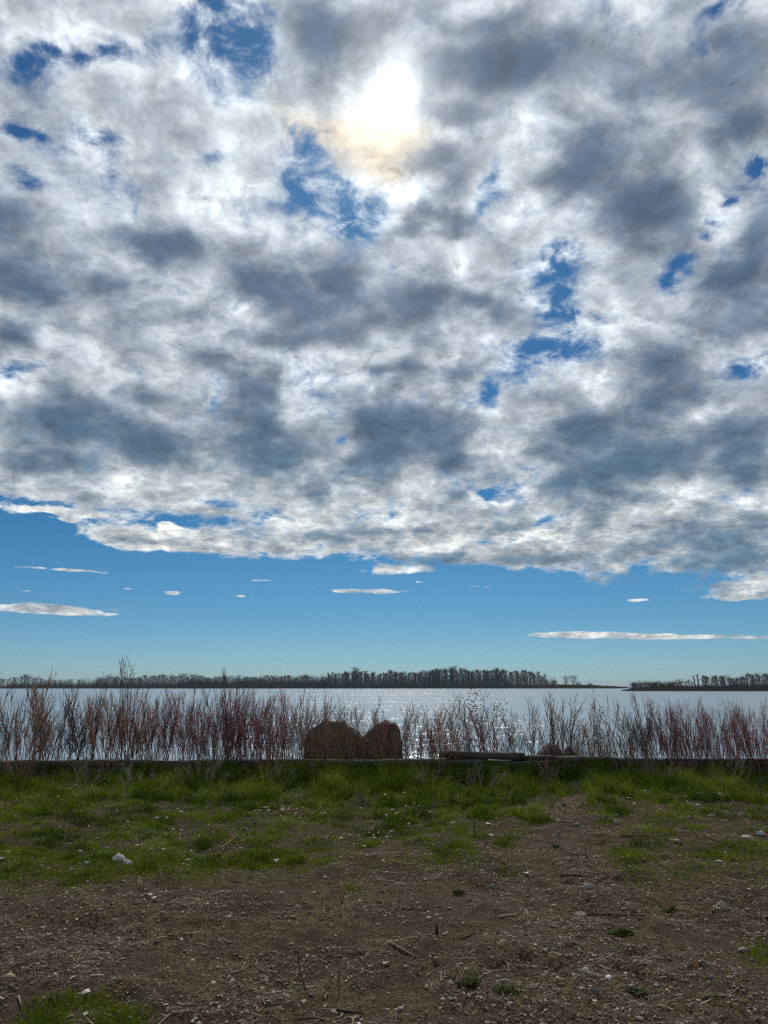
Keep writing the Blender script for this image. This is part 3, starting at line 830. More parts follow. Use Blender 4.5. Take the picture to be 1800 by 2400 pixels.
stone('boulder', 94, 1824, 44, 22, (0.12, 0.115, 0.105), 'grey boulder lying against the timber wall at the far left', 0, 'boulders at the wall', 'boulder')
stone('boulder', 258, 1825, 32, 22, (0.10, 0.10, 0.10), 'pointed grey boulder at the foot of the timber wall on the left', 4, 'boulders at the wall', 'boulder')
stone('stone_slab', 280, 1834, 28, 12, (0.25, 0.21, 0.17), 'flat tan slab leaning beside the pointed grey boulder', 5, 'boulders at the wall')
stone('stone', 113, 1845, 11, 10, WHT, 'small round white stone left of the bare patch under the wall', 6)


# ------------------------------------------------------------------ bare shrubs along the bank
def stem_proto(seed, style):
    """a unit-high bare stem with its twigs and buds"""
    r = random.Random(seed); m = MB()
    n = 9; lean = r.uniform(-.05, .05); a0 = r.uniform(0, 6.28); bow = r.uniform(-.10, .10)
    pts = []; x = y = 0.0
    for i in range(n):
        t = i / (n - 1)
        x += r.uniform(-.018, .018); y += r.uniform(-.018, .018)
        pts.append(Vector((x + bow * t * t, y + lean * t, t)))
    th = {'rod': .0048, 'tree': .0074, 'fan': .0056}[style]
    m.tube(pts, [th * (1 - .78 * i / (n - 1)) for i in range(n)], 3)
    nt = {'rod': 10, 'tree': 15, 'fan': 13}[style]
    for k in range(nt):
        t = r.uniform(.30, .96) if style != 'tree' else r.uniform(.22, .95)
        i = min(int(t * (n - 1)), n - 2); p = pts[i].lerp(pts[i + 1], t * (n - 1) - i)
        l = r.uniform(.14, .38) * (1.15 - .6 * t) * (1.25 if style == 'tree' else 1); a = r.uniform(0, 6.28); sp = {'rod': r.uniform(.15, .45), 'tree': r.uniform(.35, .75), 'fan': r.uniform(.2, .5)}[style]
        c = [p]; d = Vector((math.cos(a) * sp, math.sin(a) * sp, 1)).normalized()
        for q in range(3):
            d = (d + Vector((r.uniform(-.15, .15), r.uniform(-.15, .15), .12))).normalized(); c.append(c[-1] + d * l / 3)
        if c[-1].z > 1.06: continue
        r0 = th * .60 * (1 - .4 * t)
        m.tube(c, [r0, r0 * .85, r0 * .65, r0 * .35], 3)
        for z in range(r.randint(1, 3) if style != 'rod' else r.randint(0, 2)):
            o = c[r.randint(1, 2)]; aa = r.uniform(0, 6.28); s2 = r.uniform(.25, .7); l2 = l * r.uniform(.3, .6)
            e = o + Vector((math.cos(aa) * s2, math.sin(aa) * s2, 1)).normalized() * l2
            m.tube([o, o.lerp(e, .5) + Vector((r.uniform(-.01, .01), 0, .005)), e], [r0 * .6, r0 * .5, r0 * .3], 3)
            if r.random() < .6:
                b = .006; m.face([e + Vector((-b * .5, 0, -b)), e + Vector((b * .5, 0, -b)), e + Vector((0, 0, b))])
        for z in range(4):
            o = c[1].lerp(c[3], r.random()); b = .0055; s = r.choice([-1, 1])
            m.face([o, o + Vector((s * b * .7, 0, b * .5)), o + Vector((s * b * .5, b * .3, b * 2))])
    return m.build('stem', MAT['stem'])
STEM = {st: [stem_proto(1000 * i + j, st) for j in range(14)] for i, st in enumerate(('rod', 'tree', 'fan'))}

def bud_mesh(seed):
    r = random.Random(seed); m = MB()
    for k in range(60):
        t = r.uniform(.3, 1.0); a = r.uniform(0, 6.28); w = .16 * t
        o = Vector((math.cos(a) * w * r.random(), math.sin(a) * w * r.random(), t))
        for q in range(3):
            d = Vector((r.uniform(-1, 1), r.uniform(-1, 1), r.uniform(0, 1.2))).normalized() * r.uniform(.012, .026)
            s = d.cross(Vector((r.random(), r.random(), .3))).normalized() * .007
            m.face([o, o + d * .5 + s, o + d, o + d * .5 - s])
    return m.build('young_leaves', MAT['leafgreen'])
BUDS = [bud_mesh(s) for s in range(3)]

TONES = {'red': (0.245, 0.088, 0.088), 'purple': (0.19, 0.088, 0.110), 'orange': (0.27, 0.135, 0.080), 'brown': (0.18, 0.12, 0.085), 'dark': (0.095, 0.066, 0.053), 'grey': (0.19, 0.16, 0.12)}
def shrub(x, Y, top, half, n, tone, style, label, leafy=0, spread=.30, jit=.34, name='bare_shrub'):
    """x: middle in the photograph, Y: distance, top: its highest tip, half: half width of its top in pixels"""
    c = at_depth(x, 1700, Y); base = gz(c.x, Y) if Y > WALL_Y + .1 or Y < WALL_Y - .1 else .1
    if Y > WALL_Y: base = max(base, -.15)
    H = at_depth(x, top, Y).z - base
    W = half * Y / F
    root = bpy.data.objects.new(name, None); COL.objects.link(root); root.location = (c.x, Y, base); root.empty_display_size = .1
    tag(root, label, 'shrub', 'bare shrubs along the bank')
    if style == 'rod' and name == 'bare_shrub': n = int(n * 1.3)
    for i in range(n):
        u = (i + rnd.uniform(0, 1)) / n * 2 - 1
        o = link('stem', STEM[style][rnd.randrange(14)], root)
        h = H * (1 - jit * rnd.random() ** 1.2 * 1.6) * (1 - .18 * u * u)
        bx = u * W * .42 + rnd.uniform(-.05, .05); by = rnd.uniform(-.25, .25)
        tilt = (u * W * .72) / max(h, .3) + rnd.gauss(0, spread * .5)
        o.location = (bx, by, -.03); o.rotation_euler = (rnd.gauss(0, .09), math.atan(tilt), 0)
        o.rotation_mode = 'XYZ'
        k = h * 1.03; o.scale = (k, k, k) if name == 'bare_shrub' else (2.2 * k, 2.2 * k, k)
        o.delta_rotation_euler = (0, 0, 0)
        q = rnd.uniform(.65, 1.35); cc = TONES[tone if rnd.random() < .8 else rnd.choice(['brown', 'red', 'dark'])]
        o.color = (*(v * q for v in cc), 1)
    for i in range(leafy):
        o = link('young_leaves', BUDS[i % 3], root); u = rnd.uniform(-.6, .6)
        o.location = (u * W * .6, rnd.uniform(-.1, .1), 0); k = H * rnd.uniform(.8, .98); o.scale = (k, k, k); o.rotation_euler = (0, u * .25, rnd.uniform(0, 6))
        o.color = (0.16, 0.15, 0.035, 1)
    return root

S = shrub
S(-35, 14.2, 1590, 70, 22, 'brown', 'fan', 'bare brown shrub cut off by the left edge, in front of the wall')
S(45, 14.0, 1572, 60, 26, 'brown', 'fan', 'brown shrub with wispy tall tips beside the left edge of the picture')
S(70, 12.9, 1680, 60, 20, 'dark', 'rod', 'low dark thin-stemmed shrub in the grass before the leftmost grey boulder')
S(120, 15.1, 1592, 55, 16, 'brown', 'tree', 'open brown shrub behind the wall above the leftmost grey boulder')
S(170, 15.2, 1598, 50, 14, 'dark', 'tree', 'thin dark shrub with water showing between its stems, second gap from left')
S(88, 14.9, 1562, 8, 3, 'brown', 'tree', 'single taller bent sprig rising above the far shore at the left', spread=.1)
S(222, 15.1, 1602, 45, 16, 'dark', 'tree', 'dark open shrub left of the orange-brown thicket')
S(270, 14.5, 1600, 55, 34, 'orange', 'fan', 'dense orange-brown shrub under the tallest upright sprigs')
S(300, 14.6, 1541, 45, 10, 'dark', 'rod', 'tall shrub whose sprigs reach highest against the sky at left', jit=.18, spread=.12)
S(330, 14.9, 1610, 55, 34, 'orange', 'fan', 'orange-brown shrub just right of the tallest sprigs')
S(375, 15.1, 1604, 45, 26, 'purple', 'fan', 'purple-brown shrub two clumps right of the tallest sprigs')
S(425, 15.0, 1608, 45, 30, 'red', 'fan', 'rosy shrub above the bare twig lying in the grass')
S(462, 14.9, 1618, 35, 18, 'red', 'rod', 'narrow rosy shrub left of the thickest purple stand')
S(505, 14.4, 1607, 45, 42, 'purple', 'rod', 'left clump of the thickest purple stand of rods')
S(545, 14.7, 1600, 45, 42, 'red', 'rod', 'clump with a tall fan of tips in the thickest purple stand', jit=.2)
S(535, 14.6, 1566, 30, 6, 'dark', 'fan', 'spray of dark tips spreading above the far trees, left of centre', jit=.1)
S(590, 14.9, 1608, 45, 40, 'purple', 'rod', 'middle clump of the thickest purple stand of rods')
S(636, 14.4, 1610, 45, 42, 'red', 'rod', 'reddish clump left of the concrete blocks')
S(680, 14.8, 1604, 42, 36, 'red', 'rod', 'dense red clump hiding the left foot of the left concrete block')
S(722, 14.3, 1612, 42, 24, 'brown', 'rod', 'brown clump of rods in front of the left concrete block')
S(770, 14.9, 1618, 46, 32, 'brown', 'rod', 'tall brown clump before the flat top of the left concrete block')
S(812, 14.5, 1630, 40, 26, 'brown', 'rod', 'loose brown clump above the dip between the two blocks')
S(850, 14.9, 1632, 40, 24, 'brown', 'fan', 'thin brown shrub over the dip between the two blocks')
S(900, 15.1, 1632, 38, 14, 'brown', 'tree', 'thin open shrub in front of the right concrete block')
S(933, 15.0, 1628, 16, 10, 'red', 'rod', 'narrow red clump at the right side of the right concrete block')
S(975, 14.9, 1640, 40, 16, 'brown', 'tree', 'sparse dark-stemmed shrub just right of the concrete blocks')
S(1030, 14.6, 1640, 38, 22, 'orange', 'tree', 'bushy orange-brown shrub at the left end of the beam on the wall', jit=.3)
S(1075, 15.1, 1622, 35, 9, 'brown', 'tree', 'slender shrub with pale young leaves above the beam on the wall', leafy=1)
S(1120, 15.0, 1605, 38, 11, 'grey', 'tree', 'tall shrub with yellowish young leaves near the middle of the beam', leafy=2)
S(1172, 14.9, 1622, 40, 15, 'brown', 'tree', 'reddish-brown shrub with a few young leaves at the right end of the beam', leafy=1)
S(1240, 14.5, 1622, 50, 11, 'dark', 'tree', 'forked dark shrub left of the boulders on the bank')
S(1300, 14.4, 1612, 55, 13, 'dark', 'tree', 'wide forked dark shrub in front of the rounded boulder')
S(1352, 15.2, 1668, 40, 18, 'grey', 'tree', 'short bushy shrub with young leaves over the smaller brown boulder', leafy=3)
S(1392, 15.0, 1625, 24, 10, 'brown', 'tree', 'slim upright shrub with leafy tips right of the smaller boulder', leafy=1)
S(1415, 15.5, 1728, 32, 16, 'orange', 'fan', 'short tan sprouting shrub at the edge of the open gap', leafy=1)
S(1478, 14.3, 1622, 55, 28, 'brown', 'tree', 'brown shrub with arching stems right of the open gap')
S(1535, 14.6, 1618, 48, 40, 'purple', 'fan', 'purple-brown shrub at the left of the dense right-hand stand')
S(1585, 14.4, 1625, 48, 46, 'red', 'rod', 'dense red clump with pale crossing stems at its foot')
S(1635, 14.8, 1632, 48, 46, 'red', 'rod', 'dense red clump in the middle of the right-hand stand')
S(1680, 14.4, 1640, 42, 34, 'red', 'rod', 'lower red clump dipping in the right-hand stand')
S(1728, 14.8, 1634, 45, 42, 'red', 'rod', 'second red clump from the right edge')
S(1780, 14.4, 1628, 45, 42, 'red', 'rod', 'red clump at the right edge of the picture')
S(1835, 14.7, 1632, 45, 30, 'red', 'rod', 'red clump cut off by the right edge')
# young stems standing in the grass before the wall
for (x, Y, top, half, n, lab) in [(215, 13.1, 1742, 40, 12, 'thin young stems in the grass below the orange-brown shrubs'), (330, 12.5, 1770, 40, 12, 'thin young stems in the grass beside the bare twig'),
        (470, 12.9, 1755, 70, 18, 'sheaf of thin grey stems in the grass before the purple stand'), (640, 13.2, 1760, 70, 16, 'thin grey stems in the grass left of the blocks'),
        (852, 11.3, 1838, 24, 10, 'small sprig of straw-coloured stems in the grass, left of the big dark tuft'), (1010, 13.2, 1765, 60, 16, 'thin grey stems in the grass below the left end of the beam'),
        (1120, 12.8, 1775, 60, 16, 'thin grey stems in the grass left of the path'), (1285, 13.3, 1765, 40, 10, 'thin grey stems at the head of the path'), (1545, 12.9, 1760, 60, 14, 'thin grey stems in the grass below the right-hand stand'),
        (1700, 13.2, 1760, 70, 16, 'thin grey stems in the grass near the right edge')]:
    shrub(x, Y, top, half, n, 'grey', 'rod', lab, jit=.35, spread=.3, name='young_shrub')


# ------------------------------------------------------------------ grass
def blades(P, H, Wd, tone, lean=.5, seed=0):
    """arrays of blades: three-sided bent strips; returns verts, tris, tones"""
    g = np.random.default_rng(seed); n = len(P)
    a = g.uniform(0, 2 * np.pi, n); la = g.uniform(0, 2 * np.pi, n); l = H * lean * g.uniform(.2, 1.3, n)
    side = np.stack([np.cos(a), np.sin(a), np.zeros(n)], 1) * Wd[:, None] * .5
    dirv = np.stack([np.cos(la), np.sin(la), np.zeros(n)], 1) * l[:, None]
    up = np.zeros((n, 3)); up[:, 2] = H
    v = np.zeros((n, 5, 3), np.float32)
    v[:, 0] = P - side; v[:, 1] = P + side
    mid = P + up * .55 + dirv * .35
    v[:, 2] = mid - side * .8; v[:, 3] = mid + side * .8
    v[:, 4] = P + up * (1 - .25 * np.clip(l / np.maximum(H, 1e-4), 0, 1.5)[:, None]) + dirv
    b = (np.arange(n) * 5)[:, None, None]
    t = np.array([[0, 1, 3], [0, 3, 2], [2, 3, 4]])[None] + b
    return v.reshape(-1, 3), t.reshape(-1, 3), np.repeat(tone, 5)

def make_turf():
    V = []; T = []; C = []; off = 0
    def add(P, H, W, tone, lean, seed):
        nonlocal off
        v, t, c = blades(P, H, W, tone, lean, seed); V.append(v); T.append(t + off); C.append(c); off += len(v)
    N = 620000
    y = np.sqrt(rng.uniform(3.9 ** 2, 14.75 ** 2, N)); x = rng.uniform(-1, 1, N) * (y * .56 + 1.0)
    t = turf_map(x, y)
    clump = fbm(x + 9, y, 4.5, 3, .65)
    keep = rng.random(N) < t * np.clip((clump - np.interp(y, [10, 12.5], [.37, .32])) * 3.4, .06, 1.0)
    # nearer blades are finer and stand closer
    x, y, t, clump = x[keep], y[keep], t[keep], clump[keep]; n = len(x)
    P = np.stack([x, y, ground_z(x, y) - .005], 1)
    tall = np.interp(y, [6, 9.5, 11, 12.5, 14.6], [.036, .044, .065, .15, .27])
    H = tall * (.25 + 1.5 * np.clip((clump - .33) * 2.2, 0, 1)) * rng.uniform(.5, 1.35, n) * np.clip(t + .35, .5, 1.1)
    tone = np.clip(.42 + (fbm(x, y + 50, 1.4, 4, .65) - .5) * 1.5 + (.5 - clump) * .5 - np.interp(y, [12, 14], [0, .22]) + rng.normal(0, .15, n) + np.where(t < .5, .18, 0) + np.where(rng.random(n) < .07, .42, 0), 0, 1)
    add(P, H, rng.uniform(.004, .0075, n), tone, .75, 3)
    # short dense turf of the green patches in the bare soil and of the lawn's near edge
    N = 420000
    y = np.sqrt(rng.uniform(3.9 ** 2, 8.2 ** 2, N)); x = rng.uniform(-1, 1, N) * (y * .56 + .6)
    t = turf_map(x, y); k = rng.random(N) < t ** 1.3 * .8
    x, y, t = x[k], y[k], t[k]; n = len(x)
    add(np.stack([x, y, ground_z(x, y) - .004], 1), rng.uniform(.015, .05, n) * (.5 + .6 * t), rng.uniform(.0028, .005, n), np.clip(rng.normal(.42, .13, n) + (1 - t) * .2, 0, 1), .9, 8)
    o = link('grass', mesh_np('grass', np.concatenate(V), np.concatenate(T), MAT['grass'], {'tone': np.concatenate(C)}))
    kind(o, 'stuff', 'uneven green grass between the bare soil and the timber wall')
    print('grass blades', n)
make_turf()

def tuft(x, y, w, h, tone, label, n=230, name='grass_tuft', lean=.95):
    p = on_ground(x, y); sc = math.hypot(p.y, EYE) / F; W, H = w * sc, h * sc
    g = np.random.default_rng(int(x * 7 + y))
    r = g.random(n) ** .6 * W * .5; a = g.uniform(0, 6.28, n)
    X, Y = r * np.cos(a), r * np.sin(a)
    P = np.stack([X, Y, ground_z(X + p.x, Y + p.y) - gz(p.x, p.y) - .008], 1)
    hh = H * .72 * g.uniform(.35, 1.15, n) * (1 - .55 * (r / (W * .5)) ** 2)
    v, t, c = blades(P, hh, g.uniform(.005, .009, n), np.clip(g.normal(tone, .09, n), 0, 1), lean, int(x))
    o = link(name, mesh_np(name, v, t, MAT['grass'], {'tone': c}), loc=(p.x, p.y, gz(p.x, p.y)))
    return tag(o, label, 'grass tuft', 'tufts of grass')
for a in [(535, 1878, 75, 60, .12, 'big dark tuft of tall grass below the purple stand of shrubs'), (985, 1905, 58, 62, .10, 'dark spiky tuft in the grass right of centre'),
          (1390, 1838, 60, 55, .12, 'dark tuft at the left of the path head below the wall gap', 150), (1450, 1905, 60, 45, .16, 'round tuft between the path and the right-hand leaf litter'),
          (1780, 1855, 110, 70, .08, 'large dark tuft of tall grass at the right edge'), (1630, 1835, 90, 60, .14, 'wide dark tuft under the middle of the right-hand red stand'),
          (1320, 1858, 70, 50, .2, 'leafy tuft left of where the path narrows'), (1270, 1925, 60, 34, .2, 'low tuft at the left bank of the path'),
          (475, 1972, 50, 32, .2, 'dark tuft in the lawn left of the fallen branch'), (605, 2005, 50, 38, .42, 'bright tuft at the edge of the bare soil, left of centre'),
          (692, 2018, 50, 36, .38, 'bright tuft on the edge of the bare soil above a pale leaf'), (265, 1965, 62, 36, .4, 'spreading tuft in the lawn above the white stone'),
          (245, 2018, 60, 32, .3, 'tuft hiding the left side of the white stone'), (120, 1960, 50, 26, .2, 'small dark tuft at the left of the lawn'), (112, 1985, 55, 26, .12, 'dark clump left in the lawn near the bare edge'),
          (410, 1975, 50, 28, .45, 'pale green tuft in the middle of the left lawn'), (860, 1985, 50, 28, .5, 'yellowish tuft in the centre of the lawn edge'), (385, 1935, 45, 28, .18, 'small dark tuft below the bare twig'),
          (1075, 2000, 60, 30, .45, 'yellow-green tuft right of centre near the upright stake'), (1190, 2045, 60, 22, .22, 'low green clump in thin grass below the upright stake'),
          (1305, 1997, 30, 14, .1, 'tiny dark tuft alone on the path'), (640, 1868, 60, 46, .3, 'tall soft tuft below the reddish clump left of the blocks'), (780, 1870, 60, 44, .28, 'tall soft tuft below the left concrete block'),
          (1120, 1880, 70, 44, .26, 'tall soft tuft under the middle of the beam')]:
    tuft(*a)
# weeds in the bare soil
def weed(x, y, w, h, label, n=70,  tone=(0.075, 0.095, 0.020)):
    p = on_ground(x, y); sc = math.hypot(p.y, EYE) / F; W, H = w * sc, h * sc; r = random.Random(int(x)); m = MB()
    for k in range(int(n * 2.2)):
        a = r.uniform(0, 6.28); d = math.sqrt(r.random()) * W * .5
        o = Vector((math.cos(a) * d, math.sin(a) * d * .8, 0)); o.z = gz(p.x + o.x, p.y + o.y) - gz(p.x, p.y)
        l = H * .55 * r.uniform(.5, 1.3) * (1 - .4 * d / W); b = r.uniform(0, 6.28); e = o + Vector((math.cos(b) * l * .7, math.sin(b) * l * .7, l * r.uniform(.5, 1)))
        s = Vector((-math.sin(b), math.cos(b), 0)) * l * .28; q = o.lerp(e, .5) + Vector((0, 0, l * .15))
        m.face([o, q + s, e]); m.face([o, e, q - s])
    o = link('weed', m.build('weed', MAT['leafgreen']), loc=(p.x, p.y, gz(p.x, p.y)), color=tone)
    return tag(o, label, 'weed', 'weeds in the bare soil')
weed(1453, 2198, 54, 18, 'dense dark green weed mat below the long dark stick', 130)
weed(1491, 2322, 44, 20, 'olive weed in the bare soil near the small white shell-like stone', 70, (0.08, 0.09, 0.026))
weed(1098, 2312, 44, 26, 'leafy dark weed rosette in the lower middle of the bare soil', 60, (0.075, 0.085, 0.024))
weed(1188, 2318, 56, 16, 'loose pale green weed patch right of the leafy rosette', 80, (0.09, 0.10, 0.03))
weed(1568, 2125, 26, 16, 'small weed in thin grass left of the brown angular stone', 40)
weed(1074, 2090, 30, 18, 'small dark weed above the hollow right of centre', 40, (0.06, 0.075, 0.02))

# ------------------------------------------------------------------ stones
for a in [(1323, 1888, 15, 11, GREY, 'grey stone in the narrow top of the path'), (1396, 1916, 19, 10, TAN, 'rounded tan stone at the right bank of the path'), (1444, 1912, 16, 9, GREY, 'grey stone in grass above the round tan boulder-like stone'),
          (1445, 1932, 22, 14, TAN, 'round tan stone in the grass right of the path'), (1422, 1922, 11, 6, DRK, 'dark stone between two tan stones right of the path'), (1343, 1926, 16, 7, DRK, 'dark flat stone lying in the middle of the path'),
          (1354, 1941, 15, 10, GREY, 'grey stone in the widening part of the path'), (1308, 1956, 17, 15, (0.14, 0.12, 0.095), 'upright brown stone on the left side of the path'), (1412, 1966, 17, 7, DRK, 'dark flat stone at the lower right of the path'),
          (1586, 1979, 27, 11, TAN, 'long flat tan stone on a bare spot in the right lawn', 2), (1631, 1895, 20, 6, WHT, 'flat whitish stone below the right leaf litter', 5), (1614, 1893, 13, 9, GREY, 'grey stone touching the flat whitish one'),
          (1739, 1916, 21, 13, GREY, 'angular grey stone near the right edge of the lawn', 4), (1700, 1928, 22, 12, TAN, 'tan oval stone left of the angular grey stone', 6), (1760, 1904, 13, 7, TAN, 'small pale stone just right of the angular grey stone'),
          (1669, 1917, 15, 8, WHT, 'pale stone with a leaf beside it left of the tan oval stone'), (1617, 1927, 14, 7, GREY, 'small grey stone in the middle of the right lawn'),
          (1784, 1965, 24, 10, WHT, 'smooth white stone at the right edge of the lawn', 7), (1751, 1971, 26, 8, WHT, 'flat white stone left of the smooth white one', 5), (1701, 2000, 14, 9, TAN, 'tan stone in the lawn below the two white stones'),
          (1530, 1929, 20, 5, (0.16, 0.15, 0.10), 'low mossy stone in the lawn right of the round tan stone', 2),
          (1690, 2122, 32, 24, (0.20, 0.165, 0.13), 'big angular brown stone on the bare soil at right', 4), (1383, 2090, 28, 16, (0.17, 0.15, 0.12), 'lumpy tan stone above the long dark stick', 1), (1361, 2130, 32, 9, TAN, 'flat slab at the left end of the long dark stick', 5),
          (1373, 2275, 22, 14, (0.30, 0.26, 0.19), 'chunky stone with a pale top by the forked twigs', 3), (1427, 2304, 15, 7, (0.75, 0.73, 0.68), 'small bright white shell-like stone near the bottom right', 5),
          (1742, 2228, 30, 11, TAN, 'tan stone in the green patch at the right edge', 0), (1614, 2266, 13, 8, GREY, 'grey pebble left of a pair of pebbles at lower right'), (1643, 2271, 14, 8, TAN, 'tan pebble of the pair at lower right'),
          (1667, 2297, 13, 9, GREY, 'grey round pebble below the pair at lower right'), (1543, 2309, 11, 7, GREY, 'grey pebble right of the olive weed'), (1397, 2334, 18, 11, GREY, 'grey stone below the white shell-like stone'),
          (1152, 1966, 20, 6, WHT, 'pale flat stone right of the upright stake', 5), (1334, 2144, 14, 8, GREY, 'grey stone below the flat slab'), (1102, 2118, 16, 11, (0.15, 0.13, 0.11), 'grey stone in the hollow right of centre'), (1145, 2114, 9, 8, PNK, 'small pinkish pebble right of the hollow'),
          (1154, 2068, 14, 9, GREY, 'grey pebble at the edge of thin grass right of centre'), (697, 2124, 17, 11, TAN, 'tan round stone in the upper middle of the bare soil', 6), (773, 2184, 9, 8, TAN, 'upper one of two round pebbles in the centre of the bare soil'), (786, 2202, 9, 8, TAN, 'lower one of two round pebbles in the centre of the bare soil'),
          (761, 2061, 16, 6, PNK, 'half buried pink stone near the small grass clump', 7), (546, 2284, 11, 8, WHT, 'pale pebble in the lower left of the bare soil'), (774, 2392, 13, 10, TAN, 'round tan pebble at the end of the bottom twig', 6), (830, 2367, 24, 8, TAN, 'flat tan stone under the dark stick at the bottom', 2),
          (22, 2293, 30, 10, (0.34, 0.26, 0.18), 'long tan egg-shaped stone at the lower left edge', 7), (84, 2054, 18, 13, (0.11, 0.095, 0.065), 'dark mossy stone at the left edge of the lawn', 3), (278, 2022, 27, 22, (0.42, 0.41, 0.395), 'white rounded stone half hidden by grass at left', 6),
          (298, 2027, 26, 12, (0.42, 0.36, 0.32), 'crumpled-looking pinkish flat stone leaning on the white stone', 5), (184, 2311, 12, 7, GREY, 'grey pebble at lower left'), (265, 2300, 9, 6, WHT, 'tiny white pebble above the bottom left grass patch'),
          (861, 2327, 11, 6, TAN, 'left one of two tan pebbles in the lower middle'), (875, 2331, 11, 6, TAN, 'right one of two tan pebbles in the lower middle'), (660, 2094, 14, 6, PNK, 'pinkish pebble in the upper middle of the bare soil'),
          (857, 2132, 12, 6, TAN, 'tan pebble left of the short log-like stone'), (938, 2073, 32, 10, (0.16, 0.12, 0.085), 'short brown log-like stone in the upper middle of the bare soil', 2), (924, 2112, 11, 7, TAN, 'tan pebble below the short log-like stone')]:
    nm = 'pebble' if 'pebble' in a[5] else 'stone'
    stone(nm, *a[:6], *(a[6:7]), group='stones on the ground', cat=nm)

def make_gravel():
    base = bmesh.new(); bmesh.ops.create_icosphere(base, subdivisions=1, radius=1)
    bv = np.array([v.co[:] for v in base.verts], np.float32); bf = np.array([[v.index for v in f.verts] for f in base.faces], np.int32); base.free()
    N = 15000
    y = 3.8 + (13.0 - 3.8) * rng.random(N) ** 1.5; x = rng.uniform(-1, 1, N) * (y * .56 + .8)
    keep = rng.random(N) < np.clip(1.05 - turf_map(x, y) * 1.1, .05, 1) * np.clip(fbm(x, y, 1.9, 4, .65) * 5 - 2.1, .08, 1)
    x, y = x[keep], y[keep]; n = len(x)
    s = .004 + .011 * rng.random(n) ** 3
    sc = np.stack([s * rng.uniform(.8, 1.4, n), s * rng.uniform(.8, 1.3, n), s * rng.uniform(.45, .85, n)], 1)
    ang = rng.uniform(0, 6.28, n); ca, sa = np.cos(ang), np.sin(ang)
    V = bv[None] * sc[:, None] * rng.uniform(.8, 1.2, (n, len(bv), 1))
    X = V[..., 0] * ca[:, None] - V[..., 1] * sa[:, None] + x[:, None]; Y = V[..., 0] * sa[:, None] + V[..., 1] * ca[:, None] + y[:, None]
    Z = V[..., 2] + (ground_z(x, y) + s * .25)[:, None]
    F_ = bf[None] + (np.arange(n) * len(bv))[:, None, None]
    tone = np.repeat(rng.random(n), len(bv))
    m, g, p = material('gravel')
    g.l.new(g.ramp(attr(g, 'tone'), [(0, (0.05, 0.038, 0.03)), (.5, (0.15, 0.115, 0.088)), (.85, (0.24, 0.195, 0.15)), (1, (0.40, 0.355, 0.29))]), p.inputs['Base Color']); p.inputs['Roughness'].default_value = .9
    o = link('gravel', mesh_np('gravel', np.stack([X, Y, Z], -1).reshape(-1, 3), F_.reshape(-1, 3), m, {'tone': tone}, smooth=True))
    kind(o, 'stuff', 'fine gravel pressed into the bare soil')
make_gravel()

def make_litter():
    """straw, chaff and wood crumbs: too many and too small to count"""
    N = 120000
    y = 3.8 + (14.2 - 3.8) * rng.random(N) ** 1.25; x = rng.uniform(-1, 1, N) * (y * .56 + .8)
    keep = rng.random(N) < np.clip(fbm(x + 5, y, 1.6, 4, .7) * 5 - 2.0, .08, 1) * np.clip(1.1 - .75 * turf_map(x, y), .2, 1)
    x, y = x[keep], y[keep]; n = len(x)
    L = .004 + .034 * rng.random(n) ** 5; W = np.minimum(rng.uniform(.0012, .0030, n), L * .5)
    chip = rng.random(n) < .25; L[chip] = rng.uniform(.004, .013, chip.sum()); W[chip] = L[chip] * rng.uniform(.3, .8, chip.sum())
    a = rng.uniform(0, 3.14, n); d = np.stack([np.cos(a), np.sin(a), rng.normal(0, .16, n)], 1) * L[:, None]; s = np.stack([-np.sin(a), np.cos(a), rng.normal(0, .3, n)], 1) * W[:, None]
    c = np.stack([x, y, ground_z(x, y) + .006 + rng.random(n) * .008], 1)
    bend = rng.normal(0, .15, n)[:, None] * L[:, None] * np.stack([-np.sin(a), np.cos(a), np.full(n, .3)], 1)
    v = np.stack([c - d - s, c - d + s, c + bend + s, c + bend - s, c + d + s * .4, c + d - s * .4], 1)
    t = np.array([[0, 1, 2], [0, 2, 3], [3, 2, 4], [3, 4, 5]])[None] + (np.arange(n) * 6)[:, None, None]
    m, g, p = material('chaff')
    g.l.new(g.ramp(attr(g, 'tone'), [(0, (0.030, 0.020, 0.013)), (.38, (0.055, 0.036, 0.022)), (.65, (0.14, 0.102, 0.062)), (.90, (0.23, 0.18, 0.115)), (1, (0.42, 0.365, 0.27))]), p.inputs['Base Color']); p.inputs['Roughness'].default_value = .85
    o = link('litter', mesh_np('litter', v.reshape(-1, 3), t.reshape(-1, 3), m, {'tone': np.repeat(rng.random(n), 6)}))
    kind(o, 'stuff', 'straw and wood crumbs strewn over soil and grass')
make_litter()

